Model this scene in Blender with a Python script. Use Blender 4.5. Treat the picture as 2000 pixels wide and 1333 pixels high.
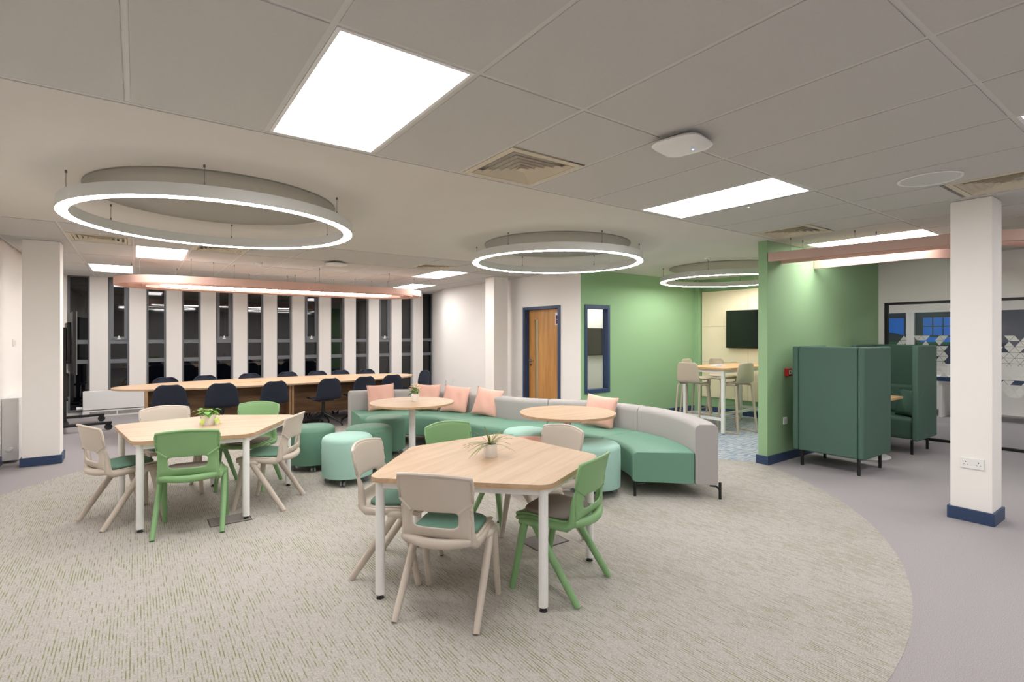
import bpy, bmesh, math, random
from mathutils import Vector, Matrix
for o in list(bpy.data.objects): bpy.data.objects.remove(o)
S = bpy.context.scene
C = S.collection
PI = math.pi
R = math.radians
rnd = random.Random(7)

# ------------------------------------------------------------------ camera, world, exposure
cam = bpy.data.cameras.new('camera'); co = bpy.data.objects.new('camera', cam); C.objects.link(co)
YAW = 0.9458
co.location = (0, 0, 1.5); co.rotation_euler = (PI/2, 0, YAW - PI/2)
cam.sensor_width = 36; cam.lens = 36*1015/2000; cam.shift_y = -11.5/2000; cam.clip_start = .05
S.camera = co
W = bpy.data.worlds.new('world'); S.world = W; W.use_nodes = True
W.node_tree.nodes['Background'].inputs[0].default_value = (.010, .013, .022, 1)
W.node_tree.nodes['Background'].inputs[1].default_value = .5
S.view_settings.view_transform = 'Standard'; S.view_settings.look = 'None'
S.view_settings.exposure = 0.9; S.view_settings.gamma = 1; S.view_settings.use_curve_mapping = False
PANEL_E = 7.5       # ceiling light panels
RING_E = 28.0       # ring light diffusers
CEIL = 2.60

# ------------------------------------------------------------------ materials
def lin(c):
    return tuple((x/255/12.92 if x/255 <= .04045 else ((x/255+.055)/1.055)**2.4) for x in c) + (1,)
MATS = {}
def mat(name, c, rough=.6, metal=0., noise=0., nscale=20., bump=0., bscale=200., spec=.5, sheen=0., coat=0.):
    m = bpy.data.materials.new(name); m.use_nodes = True; nt = m.node_tree; b = nt.nodes['Principled BSDF']
    col = lin(c)
    b.inputs['Base Color'].default_value = col; b.inputs['Roughness'].default_value = rough
    b.inputs['Metallic'].default_value = metal; b.inputs['Specular IOR Level'].default_value = spec
    if sheen: b.inputs['Sheen Weight'].default_value = sheen
    if coat: b.inputs['Coat Weight'].default_value = coat
    tc = nt.nodes.new('ShaderNodeTexCoord')
    if noise:
        n = nt.nodes.new('ShaderNodeTexNoise'); n.inputs['Scale'].default_value = nscale; n.inputs['Detail'].default_value = 4
        nt.links.new(tc.outputs['Object'], n.inputs['Vector'])
        r = nt.nodes.new('ShaderNodeValToRGB')
        r.color_ramp.elements[0].position = .3; r.color_ramp.elements[1].position = .7
        r.color_ramp.elements[0].color = tuple(x*(1-noise) for x in col[:3])+(1,)
        r.color_ramp.elements[1].color = tuple(min(1, x*(1+noise)) for x in col[:3])+(1,)
        nt.links.new(n.outputs['Fac'], r.inputs[0]); nt.links.new(r.outputs[0], b.inputs['Base Color'])
    if bump:
        n2 = nt.nodes.new('ShaderNodeTexNoise'); n2.inputs['Scale'].default_value = bscale; n2.inputs['Detail'].default_value = 2
        nt.links.new(tc.outputs['Object'], n2.inputs['Vector'])
        bp = nt.nodes.new('ShaderNodeBump'); bp.inputs['Strength'].default_value = bump; bp.inputs['Distance'].default_value = .002
        nt.links.new(n2.outputs['Fac'], bp.inputs['Height']); nt.links.new(bp.outputs[0], b.inputs['Normal'])
    MATS[name] = m; return m
def emat(name, c, e):
    m = bpy.data.materials.new(name); m.use_nodes = True; nt = m.node_tree; b = nt.nodes['Principled BSDF']
    b.inputs['Base Color'].default_value = (.8, .8, .8, 1)
    b.inputs['Emission Color'].default_value = tuple(c)+(1,); b.inputs['Emission Strength'].default_value = e
    MATS[name] = m; return m
def wood(name, c1, c2, rough=.45, rot=0., scale=1., axis='X'):
    m = bpy.data.materials.new(name); m.use_nodes = True; nt = m.node_tree; b = nt.nodes['Principled BSDF']
    b.inputs['Roughness'].default_value = rough
    tc = nt.nodes.new('ShaderNodeTexCoord'); mp = nt.nodes.new('ShaderNodeMapping'); mp.inputs['Rotation'].default_value = (0, 0, rot)
    sc = {'X': (1.2, 14, 14), 'Z': (14, 14, 1.2)}[axis]
    mp.inputs['Scale'].default_value = tuple(s*scale for s in sc)
    n = nt.nodes.new('ShaderNodeTexNoise'); n.inputs['Scale'].default_value = 1.; n.inputs['Detail'].default_value = 6; n.inputs['Distortion'].default_value = .6
    r = nt.nodes.new('ShaderNodeValToRGB'); r.color_ramp.elements[0].position = .32; r.color_ramp.elements[1].position = .66
    r.color_ramp.elements[0].color = lin(c1); r.color_ramp.elements[1].color = lin(c2)
    nt.links.new(tc.outputs['Object'], mp.inputs[0]); nt.links.new(mp.outputs[0], n.inputs['Vector'])
    nt.links.new(n.outputs['Fac'], r.inputs[0]); nt.links.new(r.outputs[0], b.inputs['Base Color'])
    MATS[name] = m; return m
def carpet(name, base, dark, streak=None, streak_amt=0., fine=350., stretch=(1, 1), lines=70.):
    m = bpy.data.materials.new(name); m.use_nodes = True; nt = m.node_tree; b = nt.nodes['Principled BSDF']
    b.inputs['Roughness'].default_value = .95; b.inputs['Specular IOR Level'].default_value = .15
    L = nt.links.new; N = nt.nodes.new
    tc = N('ShaderNodeTexCoord')
    mp = N('ShaderNodeMapping'); mp.inputs['Scale'].default_value = (stretch[0], stretch[1], 1); L(tc.outputs['Object'], mp.inputs[0])
    n = N('ShaderNodeTexNoise'); n.inputs['Scale'].default_value = fine; n.inputs['Detail'].default_value = 2; L(mp.outputs[0], n.inputs['Vector'])
    r = N('ShaderNodeValToRGB'); r.color_ramp.elements[0].position = .3; r.color_ramp.elements[1].position = .7
    r.color_ramp.elements[0].color = lin(dark); r.color_ramp.elements[1].color = lin(base); L(n.outputs['Fac'], r.inputs[0])
    out = r.outputs[0]
    if streak:
        sx = N('ShaderNodeSeparateXYZ'); L(tc.outputs['Object'], sx.inputs[0])
        def M(op, a_, b_=None, c_=None):
            q = N('ShaderNodeMath'); q.operation = op
            for k, w in enumerate((a_, b_, c_)):
                if w is None: continue
                if hasattr(w, 'links'): L(w, q.inputs[k])
                else: q.inputs[k].default_value = w
            return q.outputs[0]
        xl = M('MULTIPLY', sx.outputs['X'], lines); fl_ = M('FLOOR', xl); fr_ = M('FRACT', xl)
        cv = N('ShaderNodeCombineXYZ'); L(M('MULTIPLY', fl_, 3.71), cv.inputs[0]); L(M('MULTIPLY', sx.outputs['Y'], 9.), cv.inputs[1])
        n2 = N('ShaderNodeTexNoise'); n2.inputs['Scale'].default_value = 1.; n2.inputs['Detail'].default_value = 3; n2.inputs['Roughness'].default_value = .65; L(cv.outputs[0], n2.inputs['Vector'])
        n3 = N('ShaderNodeTexNoise'); n3.inputs['Scale'].default_value = 2.2; n3.inputs['Detail'].default_value = 3; L(tc.outputs['Object'], n3.inputs['Vector'])
        v_ = M('MULTIPLY_ADD', n3.outputs['Fac'], .35, n2.outputs['Fac'])
        r2 = N('ShaderNodeValToRGB'); r2.color_ramp.elements[0].position = .62; r2.color_ramp.elements[1].position = .80
        r2.color_ramp.elements[0].color = (0, 0, 0, 1); r2.color_ramp.elements[1].color = (streak_amt,)*3+(1,); L(v_, r2.inputs[0])
        ln = M('LESS_THAN', fr_, .34); r2o = M('MULTIPLY', r2.outputs[0], ln)
        mx = N('ShaderNodeMixRGB'); mx.inputs[2].default_value = lin(streak); L(r2o, mx.inputs[0]); L(out, mx.inputs[1]); out = mx.outputs[0]
    L(out, b.inputs['Base Color'])
    bp = N('ShaderNodeBump'); bp.inputs['Strength'].default_value = .35; bp.inputs['Distance'].default_value = .003
    L(n.outputs['Fac'], bp.inputs['Height']); L(bp.outputs[0], b.inputs['Normal'])
    MATS[name] = m; return m
def glass(name, tint=(1, 1, 1), refl=1.):
    m = bpy.data.materials.new(name); m.use_nodes = True; nt = m.node_tree; nt.nodes.clear()
    o = nt.nodes.new('ShaderNodeOutputMaterial'); t = nt.nodes.new('ShaderNodeBsdfTransparent'); g = nt.nodes.new('ShaderNodeBsdfGlossy')
    t.inputs[0].default_value = tuple(tint)+(1,); g.inputs['Roughness'].default_value = .01
    lw = nt.nodes.new('ShaderNodeLayerWeight'); lw.inputs[0].default_value = .5
    pw = nt.nodes.new('ShaderNodeMath'); pw.operation = 'POWER'; pw.inputs[1].default_value = 5.; nt.links.new(lw.outputs['Facing'], pw.inputs[0])
    ma = nt.nodes.new('ShaderNodeMath'); ma.operation = 'MULTIPLY_ADD'; ma.inputs[1].default_value = .9; ma.inputs[2].default_value = .035; nt.links.new(pw.outputs[0], ma.inputs[0])
    mx = nt.nodes.new('ShaderNodeMixShader'); nt.links.new(ma.outputs[0], mx.inputs[0]); nt.links.new(t.outputs[0], mx.inputs[1]); nt.links.new(g.outputs[0], mx.inputs[2])
    nt.links.new(mx.outputs[0], o.inputs[0]); MATS[name] = m; return m

mat('wall_white', (240, 236, 232), .85, bump=.05, bscale=90)
mat('ceiling_tile', (196, 194, 190), .9, noise=.015, nscale=60, bump=.12, bscale=420)
mat('plaster', (208, 204, 198), .9, noise=.01, nscale=3)
mat('tee_bar', (208, 206, 202), .6)
mat('wall_green', (142, 176, 134), .8, bump=.04, bscale=90)
mat('navy_paint', (44, 64, 98), .45)
mat('frame_grey', (116, 119, 126), .5)
mat('white_metal', (232, 231, 230), .4)
mat('white_plastic', (235, 234, 232), .45)
mat('night_glass', (7, 9, 14), .03, spec=.8)
mat('black_metal', (20, 21, 23), .45)
mat('black_plastic', (16, 16, 18), .5)
mat('screen', (6, 7, 9), .12, spec=.6)
mat('chrome', (190, 190, 190), .2, metal=1.)
mat('steel_cable', (120, 118, 114), .35, metal=.8)
mat('beige_plastic', (196, 184, 172), .42, bump=.03, bscale=700)
mat('green_plastic', (126, 166, 114), .42, bump=.03, bscale=700)
mat('stool_plastic', (186, 172, 154), .5)
mat('green_pad', (92, 128, 112), .8, noise=.04, nscale=250, bump=.15, bscale=600)
mat('grey_pad', (140, 130, 124), .9, noise=.07, nscale=350, bump=.2, bscale=700)
mat('sofa_green', (104, 146, 126), .6, noise=.02, nscale=90, bump=.06, bscale=500)
mat('sofa_grey', (168, 164, 162), .95, noise=.10, nscale=420, bump=.35, bscale=800)
mat('pouf_green', (94, 134, 114), .6, noise=.02, nscale=90, bump=.06, bscale=500)
mat('pouf_mint', (158, 196, 184), .6, noise=.02, nscale=90, bump=.06, bscale=500)
mat('pouf_pink', (222, 170, 156), .65)
mat('booth_green', (72, 102, 89), .7, noise=.03, nscale=300, bump=.1, bscale=700)
mat('pillow_pink', (226, 176, 160), .95, noise=.05, nscale=260, bump=.3, bscale=600, sheen=.2)
mat('felt_pink', (222, 182, 168), .95, noise=.03, nscale=200)
mat('felt_taupe', (204, 174, 162), .95, noise=.03, nscale=200)
mat('navy_fabric', (34, 40, 56), .9, noise=.05, nscale=300, bump=.2, bscale=700)
mat('ring_body', (205, 205, 202), .55)
mat('disc_grey', (150, 146, 138), .9)
mat('vent_cream', (206, 196, 176), .6)
mat('vent_slot_shade', (14, 14, 13), .9)  # shade inside the vent slots, put into the colour
mat('cream_board', (226, 212, 182), .8)
mat('red_plastic', (176, 34, 34), .4)
mat('purple_print', (92, 40, 72), .6)
mat('paper', (225, 222, 224), .7)
mat('pot_white', (232, 226, 220), .6, noise=.02, nscale=60)
mat('pot_gold', (214, 178, 120), .4)
mat('soil', (60, 46, 36), .95)
mat('leaf', (104, 160, 60), .5, noise=.25, nscale=30)
mat('leaf_dark', (70, 118, 46), .5, noise=.2, nscale=30)
mat('leaf_lime', (178, 196, 84), .5, noise=.2, nscale=40)
mat('spike_leaf', (128, 132, 74), .5, noise=.3, nscale=40)
mat('flower_peach', (226, 178, 128), .7)
mat('flower_cream', (240, 228, 196), .7)
mat('rubber', (30, 30, 31), .7)
mat('wheel_grey', (128, 130, 132), .5)
mat('film', (226, 226, 222), .8)
mat('grille_grey', (150, 148, 147), .6, noise=.1, nscale=30)
mat('room_navy', (58, 68, 88), .8)
mat('picture_blue', (40, 120, 226), .5)
mat('picture_dark', (50, 58, 66), .6)
mat('picture_green', (46, 92, 66), .6)
mat('floor_box', (128, 122, 120), .8, noise=.25, nscale=220)
wood('oak_top', (176, 147, 118), (194, 166, 138), .45)
wood('oak_edge', (186, 146, 100), (202, 164, 120), .5)
wood('oak_panel', (116, 84, 58), (150, 114, 82), .5)
wood('oak_end', (176, 136, 96), (200, 162, 120), .5, axis='Z')
wood('door_oak', (172, 120, 62), (198, 146, 84), .4, axis='Z')
carpet('carpet_plain', (174, 169, 170), (140, 135, 138), fine=260)
carpet('carpet_streak', (190, 185, 180), (150, 144, 139), streak=(120, 126, 84), streak_amt=.95, fine=260)
carpet('carpet_blue', (196, 194, 190), (116, 136, 160), streak=(96, 126, 168), streak_amt=.8, fine=14, stretch=(.4, 2.4))
glass('clear_glass')
emat('panel_light', (1., .985, .965), PANEL_E)
emat('ring_light', (1., .97, .935), RING_E)
emat('strip_light', (1., .95, .90), 40.0)
emat('blue_led', (.1, .3, 1), 6.)
emat('green_led', (.2, 1, .3), 4.)

# ------------------------------------------------------------------ mesh helpers
class MB:
    def __init__(s): s.v = []; s.f = []
    def add(s, vs, fs):
        n = len(s.v); s.v += [tuple(p) for p in vs]; s.f += [tuple(i+n for i in f) for f in fs]; return s
    def box(s, x0, x1, y0, y1, z0, z1):
        return s.add([(x0,y0,z0),(x1,y0,z0),(x1,y1,z0),(x0,y1,z0),(x0,y0,z1),(x1,y0,z1),(x1,y1,z1),(x0,y1,z1)],
              [(0,3,2,1),(4,5,6,7),(0,1,5,4),(1,2,6,5),(2,3,7,6),(3,0,4,7)])
    def obox(s, c, size, rz=0, rx=0, ry=0):
        M = Matrix.Translation(c) @ Matrix.Rotation(rz,4,'Z') @ Matrix.Rotation(ry,4,'Y') @ Matrix.Rotation(rx,4,'X')
        a,b,d = [q/2 for q in size]
        vs = [M @ Vector(p) for p in [(-a,-b,-d),(a,-b,-d),(a,b,-d),(-a,b,-d),(-a,-b,d),(a,-b,d),(a,b,d),(-a,b,d)]]
        return s.add(vs, [(0,3,2,1),(4,5,6,7),(0,1,5,4),(1,2,6,5),(2,3,7,6),(3,0,4,7)])
    def tube(s, path, rad, n=10, caps=True, flat=1., closed=False):
        P = [Vector(p) for p in path]; m = len(P)
        rs = rad if isinstance(rad, (list, tuple)) else [rad]*m
        up = Vector((0,0,1)); vs = []; fs = []
        for i,p in enumerate(P):
            if closed: t = P[(i+1) % m]-P[i-1]
            else: t = P[min(i+1,m-1)]-P[max(i-1,0)]
            t.normalize()
            a = up if abs(t.dot(up)) < .95 else Vector((0,1,0))
            u = t.cross(a).normalized(); w = u.cross(t).normalized()
            for k in range(n):
                q = 2*PI*k/n
                vs.append(p + u*math.cos(q)*rs[i] + w*math.sin(q)*rs[i]*flat)
        for i in range(m if closed else m-1):
            j = (i+1) % m
            for k in range(n):
                fs.append((i*n+k, i*n+(k+1)%n, j*n+(k+1)%n, j*n+k))
        if caps and not closed:
            fs.append(tuple(range(n))); fs.append(tuple((m-1)*n+k for k in range(n)))
        return s.add(vs, fs)
    def cyl(s, p0, p1, r0, r1=None, n=16):
        return s.tube([p0,p1],[r0, r0 if r1 is None else r1], n)
    def lathe(s, prof, n=32, c=(0,0,0), closed=False):
        vs=[]; fs=[]; m=len(prof)
        for k in range(n):
            a=2*PI*k/n
            for r,z in prof: vs.append((c[0]+r*math.cos(a), c[1]+r*math.sin(a), c[2]+z))
        for k in range(n):
            k2=(k+1)%n
            for i in range(m if closed else m-1):
                j=(i+1)%m; fs.append((k*m+i, k2*m+i, k2*m+j, k*m+j))
        if not closed:
            fs.append(tuple(k*m for k in range(n))); fs.append(tuple(k*m+m-1 for k in range(n)))
        return s.add(vs,fs)
    def prism(s, poly, z0, z1):
        n=len(poly); vs=[(x,y,z0) for x,y in poly]+[(x,y,z1) for x,y in poly]
        fs=[tuple(range(n))[::-1], tuple(range(n,2*n))]+[(i,(i+1)%n,n+(i+1)%n,n+i) for i in range(n)]
        return s.add(vs,fs)
    def sweep(s, rings, closed_sec=True, caps=True, loop=False):
        m=len(rings[0]); vs=[p for r in rings for p in r]; fs=[]; L=len(rings)
        for i in range(L if loop else L-1):
            i2=(i+1)%L
            for k in range(m if closed_sec else m-1):
                fs.append((i*m+k, i*m+(k+1)%m, i2*m+(k+1)%m, i2*m+k))
        if caps and not loop:
            fs.append(tuple(range(m))[::-1]); fs.append(tuple((L-1)*m+k for k in range(m)))
        return s.add(vs,fs)
    def mesh(s, name, m, smooth=40):
        me = bpy.data.meshes.new(name); me.from_pydata([tuple(p) for p in s.v], [], s.f)
        bm = bmesh.new(); bm.from_mesh(me); bmesh.ops.recalc_face_normals(bm, faces=bm.faces); bm.to_mesh(me); bm.free()
        if smooth:
            me.polygons.foreach_set('use_smooth', [True]*len(me.polygons)); me.set_sharp_from_angle(angle=R(smooth))
        if m: me.materials.append(MATS[m])
        me.update(); return me
    def build(s, name, m, parent=None, smooth=40, bevel=0, seg=2):
        o = bpy.data.objects.new(name, s.mesh(name, m, smooth)); C.objects.link(o); o.parent = parent
        if bevel:
            b = o.modifiers.new('bevel','BEVEL'); b.width = bevel; b.segments = seg; b.limit_method = 'ANGLE'; b.angle_limit = R(40)
        return o
def tag(o, label, cat, group=None, kind=None):
    o['label'] = label; o['category'] = cat
    if group: o['group'] = group
    if kind: o['kind'] = kind
    return o
def thing(name, label, cat, loc=(0,0,0), rz=0, group=None):
    o = bpy.data.objects.new(name, None); C.objects.link(o); o.empty_display_size = .1
    o.location = loc; o.rotation_euler = (0,0,rz); return tag(o, label, cat, group)
def struct(name, mb, m, label, parent=None, cat=None, smooth=40, bevel=0):
    o = mb.build(name, m, parent, smooth, bevel)
    if parent is None: tag(o, label, cat or name.split('_')[0], kind='structure')
    return o
def link(name, me, parent, loc=(0,0,0), rot=(0,0,0)):
    o = bpy.data.objects.new(name, me); C.objects.link(o); o.parent = parent; o.location = loc; o.rotation_euler = rot; return o
def dup(root, loc, rz, label, group=None):
    r = root.copy(); C.objects.link(r); r.location = loc; r.rotation_euler = (0,0,rz); r['label'] = label
    if group: r['group'] = group
    for ch in list(root.children):
        c = ch.copy(); C.objects.link(c); c.parent = r
        for g in ch.children:
            d = g.copy(); C.objects.link(d); d.parent = c
    return r
def fillet(poly, r, n=6):
    out=[]; m=len(poly)
    for i in range(m):
        p=Vector(poly[i]); a=Vector(poly[i-1])-p; b=Vector(poly[(i+1)%m])-p
        ri = r[i] if isinstance(r,(list,tuple)) else r
        la,lb=a.length,b.length; a.normalize(); b.normalize()
        ang=math.acos(max(-1,min(1,a.dot(b)))); 
        if ri<=0 or ang>PI-.05: out.append(tuple(p)); continue
        t=min(ri/math.tan(ang/2), la*.49, lb*.49); rr=t*math.tan(ang/2)
        c=p+(a+b).normalized()*(rr/math.sin(ang/2))
        s=p+a*t-c; e=p+b*t-c
        a0=math.atan2(s.y,s.x); a1=math.atan2(e.y,e.x); da=(a1-a0+PI)%(2*PI)-PI
        for k in range(n+1):
            q=a0+da*k/n; out.append((c.x+rr*math.cos(q), c.y+rr*math.sin(q)))
    return out
def offset_poly(poly, d):
    out=[]; m=len(poly)
    for i in range(m):
        p0,p1,p2=Vector(poly[i-1]),Vector(poly[i]),Vector(poly[(i+1)%m])
        e1=(p1-p0).normalized(); e2=(p2-p1).normalized()
        n1=Vector((e1.y,-e1.x)); n2=Vector((e2.y,-e2.x))
        k=(n1+n2); k=k/(1+n1.dot(n2)); q=p1+k*d; out.append((q.x,q.y))
    return out

# ================================================================== THE ROOM
XL, XR, YB, YW = -1.28, 9.12, -4.0, 12.45
fl = MB().box(XL-.2, 14.6, YB, YW+.25, -.1, 0); floor = struct('floor', fl, 'carpet_plain', 'plain grey heather carpet around the big streaked circle')
def disc(cx, cy, r, z, clip=None, n=128):
    return [(cx+r*math.cos(2*PI*k/n), cy+r*math.sin(2*PI*k/n)) for k in range(n)]
pl = [(max(XL+.001,x), y) for x,y in disc(2.33, 4.76, 3.9, 0)]
pl = [(x,y) for x,y in pl]
MB().prism(pl, .0004, .0015).build('carpet_circle', 'carpet_streak', floor, 0)
bl = [(min(x, XR-.001), max(3.27, min(y, 6.29))) for x,y in disc(7.73, 4.8, 2.35, 0)]
MB().prism(bl, .0018, .003).build('carpet_circle', 'carpet_blue', floor, 0)

# ---- ceiling: slab, plaster band, tee grid, tiles
ceil = struct('ceiling', MB().box(XL-.2, 14.6, YB, YW+.25, CEIL+.04, CEIL+.14), 'plaster', 'pale suspended ceiling of large tiles with a smooth plaster band')
GX0, GY0 = 1.164, 3.048
band = MB().box(XL, XR, GY0+.02, GY0+3.6-.02, CEIL-.006, CEIL+.05); band.build('plaster_band', 'plaster', ceil)
tr = MB().box(XL, XR, GY0-.004, GY0+.018, CEIL-.002, CEIL+.04); tr.box(XL, XR, GY0+3.582, GY0+3.604, CEIL-.002, CEIL+.04); tr.build('edge_trim', 'tee_bar', ceil)
xs = [GX0+.6*i for i in range(-4, 14)]
rows_near = [GY0-1.2*k for k in range(0, 6)]
rows_far = [GY0+3.6+1.2*k for k in range(0, 6)]
tee = MB()
for x in xs:
    if XL < x < XR:
        tee.box(x-.012, x+.012, YB, GY0-.004, CEIL, CEIL+.035); tee.box(x-.012, x+.012, GY0+3.604, YW, CEIL, CEIL+.035)
for y in rows_near[1:]+rows_far[1:]:
    if y < YW: tee.box(XL, XR, y-.012, y+.012, CEIL+.0005, CEIL+.034)
tee.build('tee_grid', 'tee_bar', ceil, 0)
LIGHTS = [(.564,1.848),(3.564,1.848),(6.564,1.848),(.564,-.552),(3.564,-.552),(6.564,-.552),(.564,-2.952),(3.564,-2.952),(6.564,-2.952),
          (-.036,7.848),(-.636,10.248),(4.164,7.848),(4.764,10.248)]
VENTS = [(1.764,2.448),(5.364,2.448),(4.764,.648),(-.636,7.248),(.564,7.248),(3.564,7.248)]
def near(a,b): return abs(a[0]-b[0])<.01 and abs(a[1]-b[1])<.01
g = .0125
tile_me = MB().box(g, .6-g, g, 1.2-g, 0, .03).mesh('ceiling_tile', 'ceiling_tile', 0)
half_me = MB().box(g, .6-g, g, .6-g, 0, .03).mesh('ceiling_tile', 'ceiling_tile', 0)
ntile = 0
for x in [GX0+.6*i for i in range(-5, 14)]:
    for y in [GY0-1.2*k for k in range(1, 7)]+[GY0+3.6+1.2*k for k in range(0, 5)]:
        if any(near((x,y),l) for l in LIGHTS): continue
        x0, x1 = max(x, XL), min(x+.6, XR); y0, y1 = max(y, YB), min(y+1.2, YW)
        if x1-x0 < .05 or y1-y0 < .05: continue
        hv = [v for v in VENTS if abs(v[0]-x)<.01 and y-.01 <= v[1] < y+1.19]
        if hv:
            yy = y if hv[0][1] > y+.3 else y+.6
            link('ceiling_tile', half_me, ceil, (x, yy, CEIL-.004)); continue
        if x1-x0 > .59 and y1-y0 > 1.19: link('ceiling_tile', tile_me, ceil, (x, y, CEIL-.004))
        else: MB().box(x0+g, x1-g, y0+g, y1-g, CEIL-.004, CEIL+.024).build('ceiling_tile', 'ceiling_tile', ceil, 0)

# ---- walls
struct('wall_left', MB().box(XL-.2, XL, YB, YW+.25, 0, CEIL+.04), 'wall_white', 'white painted wall behind the slim column at far left')
struct('wall_behind', MB().box(XL-.2, 14.6, YB-.2, YB, 0, CEIL+.04), 'wall_white', 'white wall at the near end of the room')
# window wall: head, sill and piers
wb = struct('wall_back', MB().box(XL, 6.5, YW+.10, YW+.25, 0, .06), 'wall_white', 'white wall of narrow piers between thirteen tall windows')
WX = [-1.04+.5942*k for k in range(13)]; WW = .325
pier_edges = [XL]+[e for w in WX for e in (w, w+WW)]+[6.6]
for k in range(0, len(pier_edges), 2):
    a, b = pier_edges[k], pier_edges[k+1]
    MB().box(a, b, YW, YW+.25, 0, CEIL+.02).build('pier', 'wall_white', wb, 0)
for i, w in enumerate(WX):
    wn = thing('window_%d' % (i+1), 'tall narrow grey framed night window, number %d from the left' % (i+1), 'window', (w, YW+.09, 0)); wn['kind'] = 'structure'
    f = .035; z1 = CEIL+.01
    fr = MB().box(.001, f, 0, .06, .06, z1); fr.box(WW-f, WW-.001, 0, .06, .06, z1); fr.box(f, WW-f, 0, .06, z1-.03, z1); fr.box(f, WW-f, 0, .06, .06, .11)
    fr.build('frame', 'frame_grey', wn, 0)
    for a, b in ((1.335, 1.41), (.965, 1.04)):
        MB().box(f, WW-f, .002, .058, a, b).build('transom', 'frame_grey', wn, 0)
    zz = [.11, .965, 1.04, 1.335, 1.41, z1-.03]
    opening = i in (1, 4, 7, 10)
    for k in (0, 2, 4):
        if k == 4 and opening:
            s_ = MB(); o_ = .045
            s_.box(f, f+o_, -.012, .05, zz[4], zz[5]); s_.box(WW-f-o_, WW-f, -.012, .05, zz[4], zz[5]); s_.box(f+o_, WW-f-o_, -.012, .05, zz[4], zz[4]+.06); s_.box(f+o_, WW-f-o_, -.012, .05, zz[5]-.05, zz[5])
            sa = s_.build('sash', 'frame_grey', wn, 0)
            h = MB().box(WW/2-.03, WW/2+.03, -.03, -.011, zz[4]+.005, zz[4]+.03); h.box(WW/2-.012, WW/2+.012, -.045, -.02, zz[4]+.02, zz[4]+.075)
            h.build('catch', 'white_plastic', sa, 0)
            MB().box(f+o_, WW-f-o_, .018, .028, zz[4]+.06, zz[5]-.05).build('pane', 'night_glass', wn, 0)
        else:
            MB().box(f, WW-f, .024, .034, zz[k], zz[k+1]).build('pane', 'night_glass', wn, 0)
    if i == 12: wn['label'] = 'tall narrow grey framed night window in the corner by the white wall'
    if i == 0: wn['label'] = 'tall narrow grey framed night window behind the mobile display'

# wall on the right of the back area, with the angled return by the windows
WXR = 5.94
p = [(WXR, 7.83), (WXR, 10.95), (6.38, YW), (6.6, YW), (6.6, 12.6), (7.2, 12.6), (7.2, 10.9), (6.09, 10.9), (6.09, 7.83)]
struct('wall_right', MB().prism(p, 0, CEIL+.02), 'wall_white', 'white side wall running from the windows to the oak door', smooth=30)
DY0, DY1, DZ = 6.83, 7.83, 2.0
wd = MB().box(WXR, WXR+.15, 6.302, DY0, 0, CEIL+.02); wd.box(WXR, WXR+.15, DY0, DY1, DZ, CEIL+.02)
struct('wall_door', wd, 'wall_white', 'white wall around the oak door up to the green corner', smooth=0)
# green wall with internal window
GY = 6.3; IWX0, IWX1, IWZ0, IWZ1 = 6.05, 6.60, .55, 1.98
wg = MB()
wg.box(WXR+.003, IWX0, GY, GY+.10, 0, CEIL+.02); wg.box(IWX1, XR, GY, GY+.10, 0, CEIL+.02); wg.box(IWX0, IWX1, GY, GY+.10, 0, IWZ0); wg.box(IWX0, IWX1, GY, GY+.10, IWZ1, CEIL+.02)
wgo = struct('wall_green', wg, 'wall_green', 'green painted wall with the narrow blue framed internal window', smooth=0)
MB().box(XR-.10, XR, GY-.12, GY, 0, CEIL+.01).build('corner_boxing', 'wall_green', wgo, 0)
iw = thing('window_14', 'narrow blue framed internal window in the green wall', 'window', (IWX0, GY, 0)); iw['kind'] = 'structure'
w_ = IWX1-IWX0; t = .035
fr = MB().box(-.02, t, -.02, .105, IWZ0-.03, IWZ1+.03); fr.box(w_-t, w_+.02, -.02, .105, IWZ0-.03, IWZ1+.03); fr.box(t, w_-t, -.02, .105, IWZ1-t, IWZ1+.03); fr.box(t, w_-t, -.02, .105, IWZ0-.03, IWZ0+t)
fr.build('frame', 'navy_paint', iw, 0, .004)
MB().box(t, w_-t, .06, .066, IWZ0+t, IWZ1-t).build('pane', 'clear_glass', iw, 0)
# partition
PY0, PY1, PX = 3.14, 3.25, 5.90
struct('wall_partition', MB().box(PX, XR, PY0, PY1, 0, CEIL-.004), 'wall_green', 'green partition wall standing beside the high backed booths', smooth=0, bevel=.003)
# end wall: green in the alcove
struct('wall_alcove', MB().box(XR, XR+.12, PY1-.05, GY+.15, 0, CEIL+.02), 'wall_green', 'green end wall of the alcove carrying the cream boards', smooth=0)
GZ = 1.985
gw = MB().box(XR, XR+.12, 3.07, PY1-.05, 0, CEIL+.02); gw.box(XR, XR+.12, YB, 3.07, GZ, CEIL+.02); gw.box(XR, XR+.12, YB, -1.6, 0, GZ)
struct('wall_glazed', gw, 'wall_white', 'white wall above the patterned glass screen', smooth=0)
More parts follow.
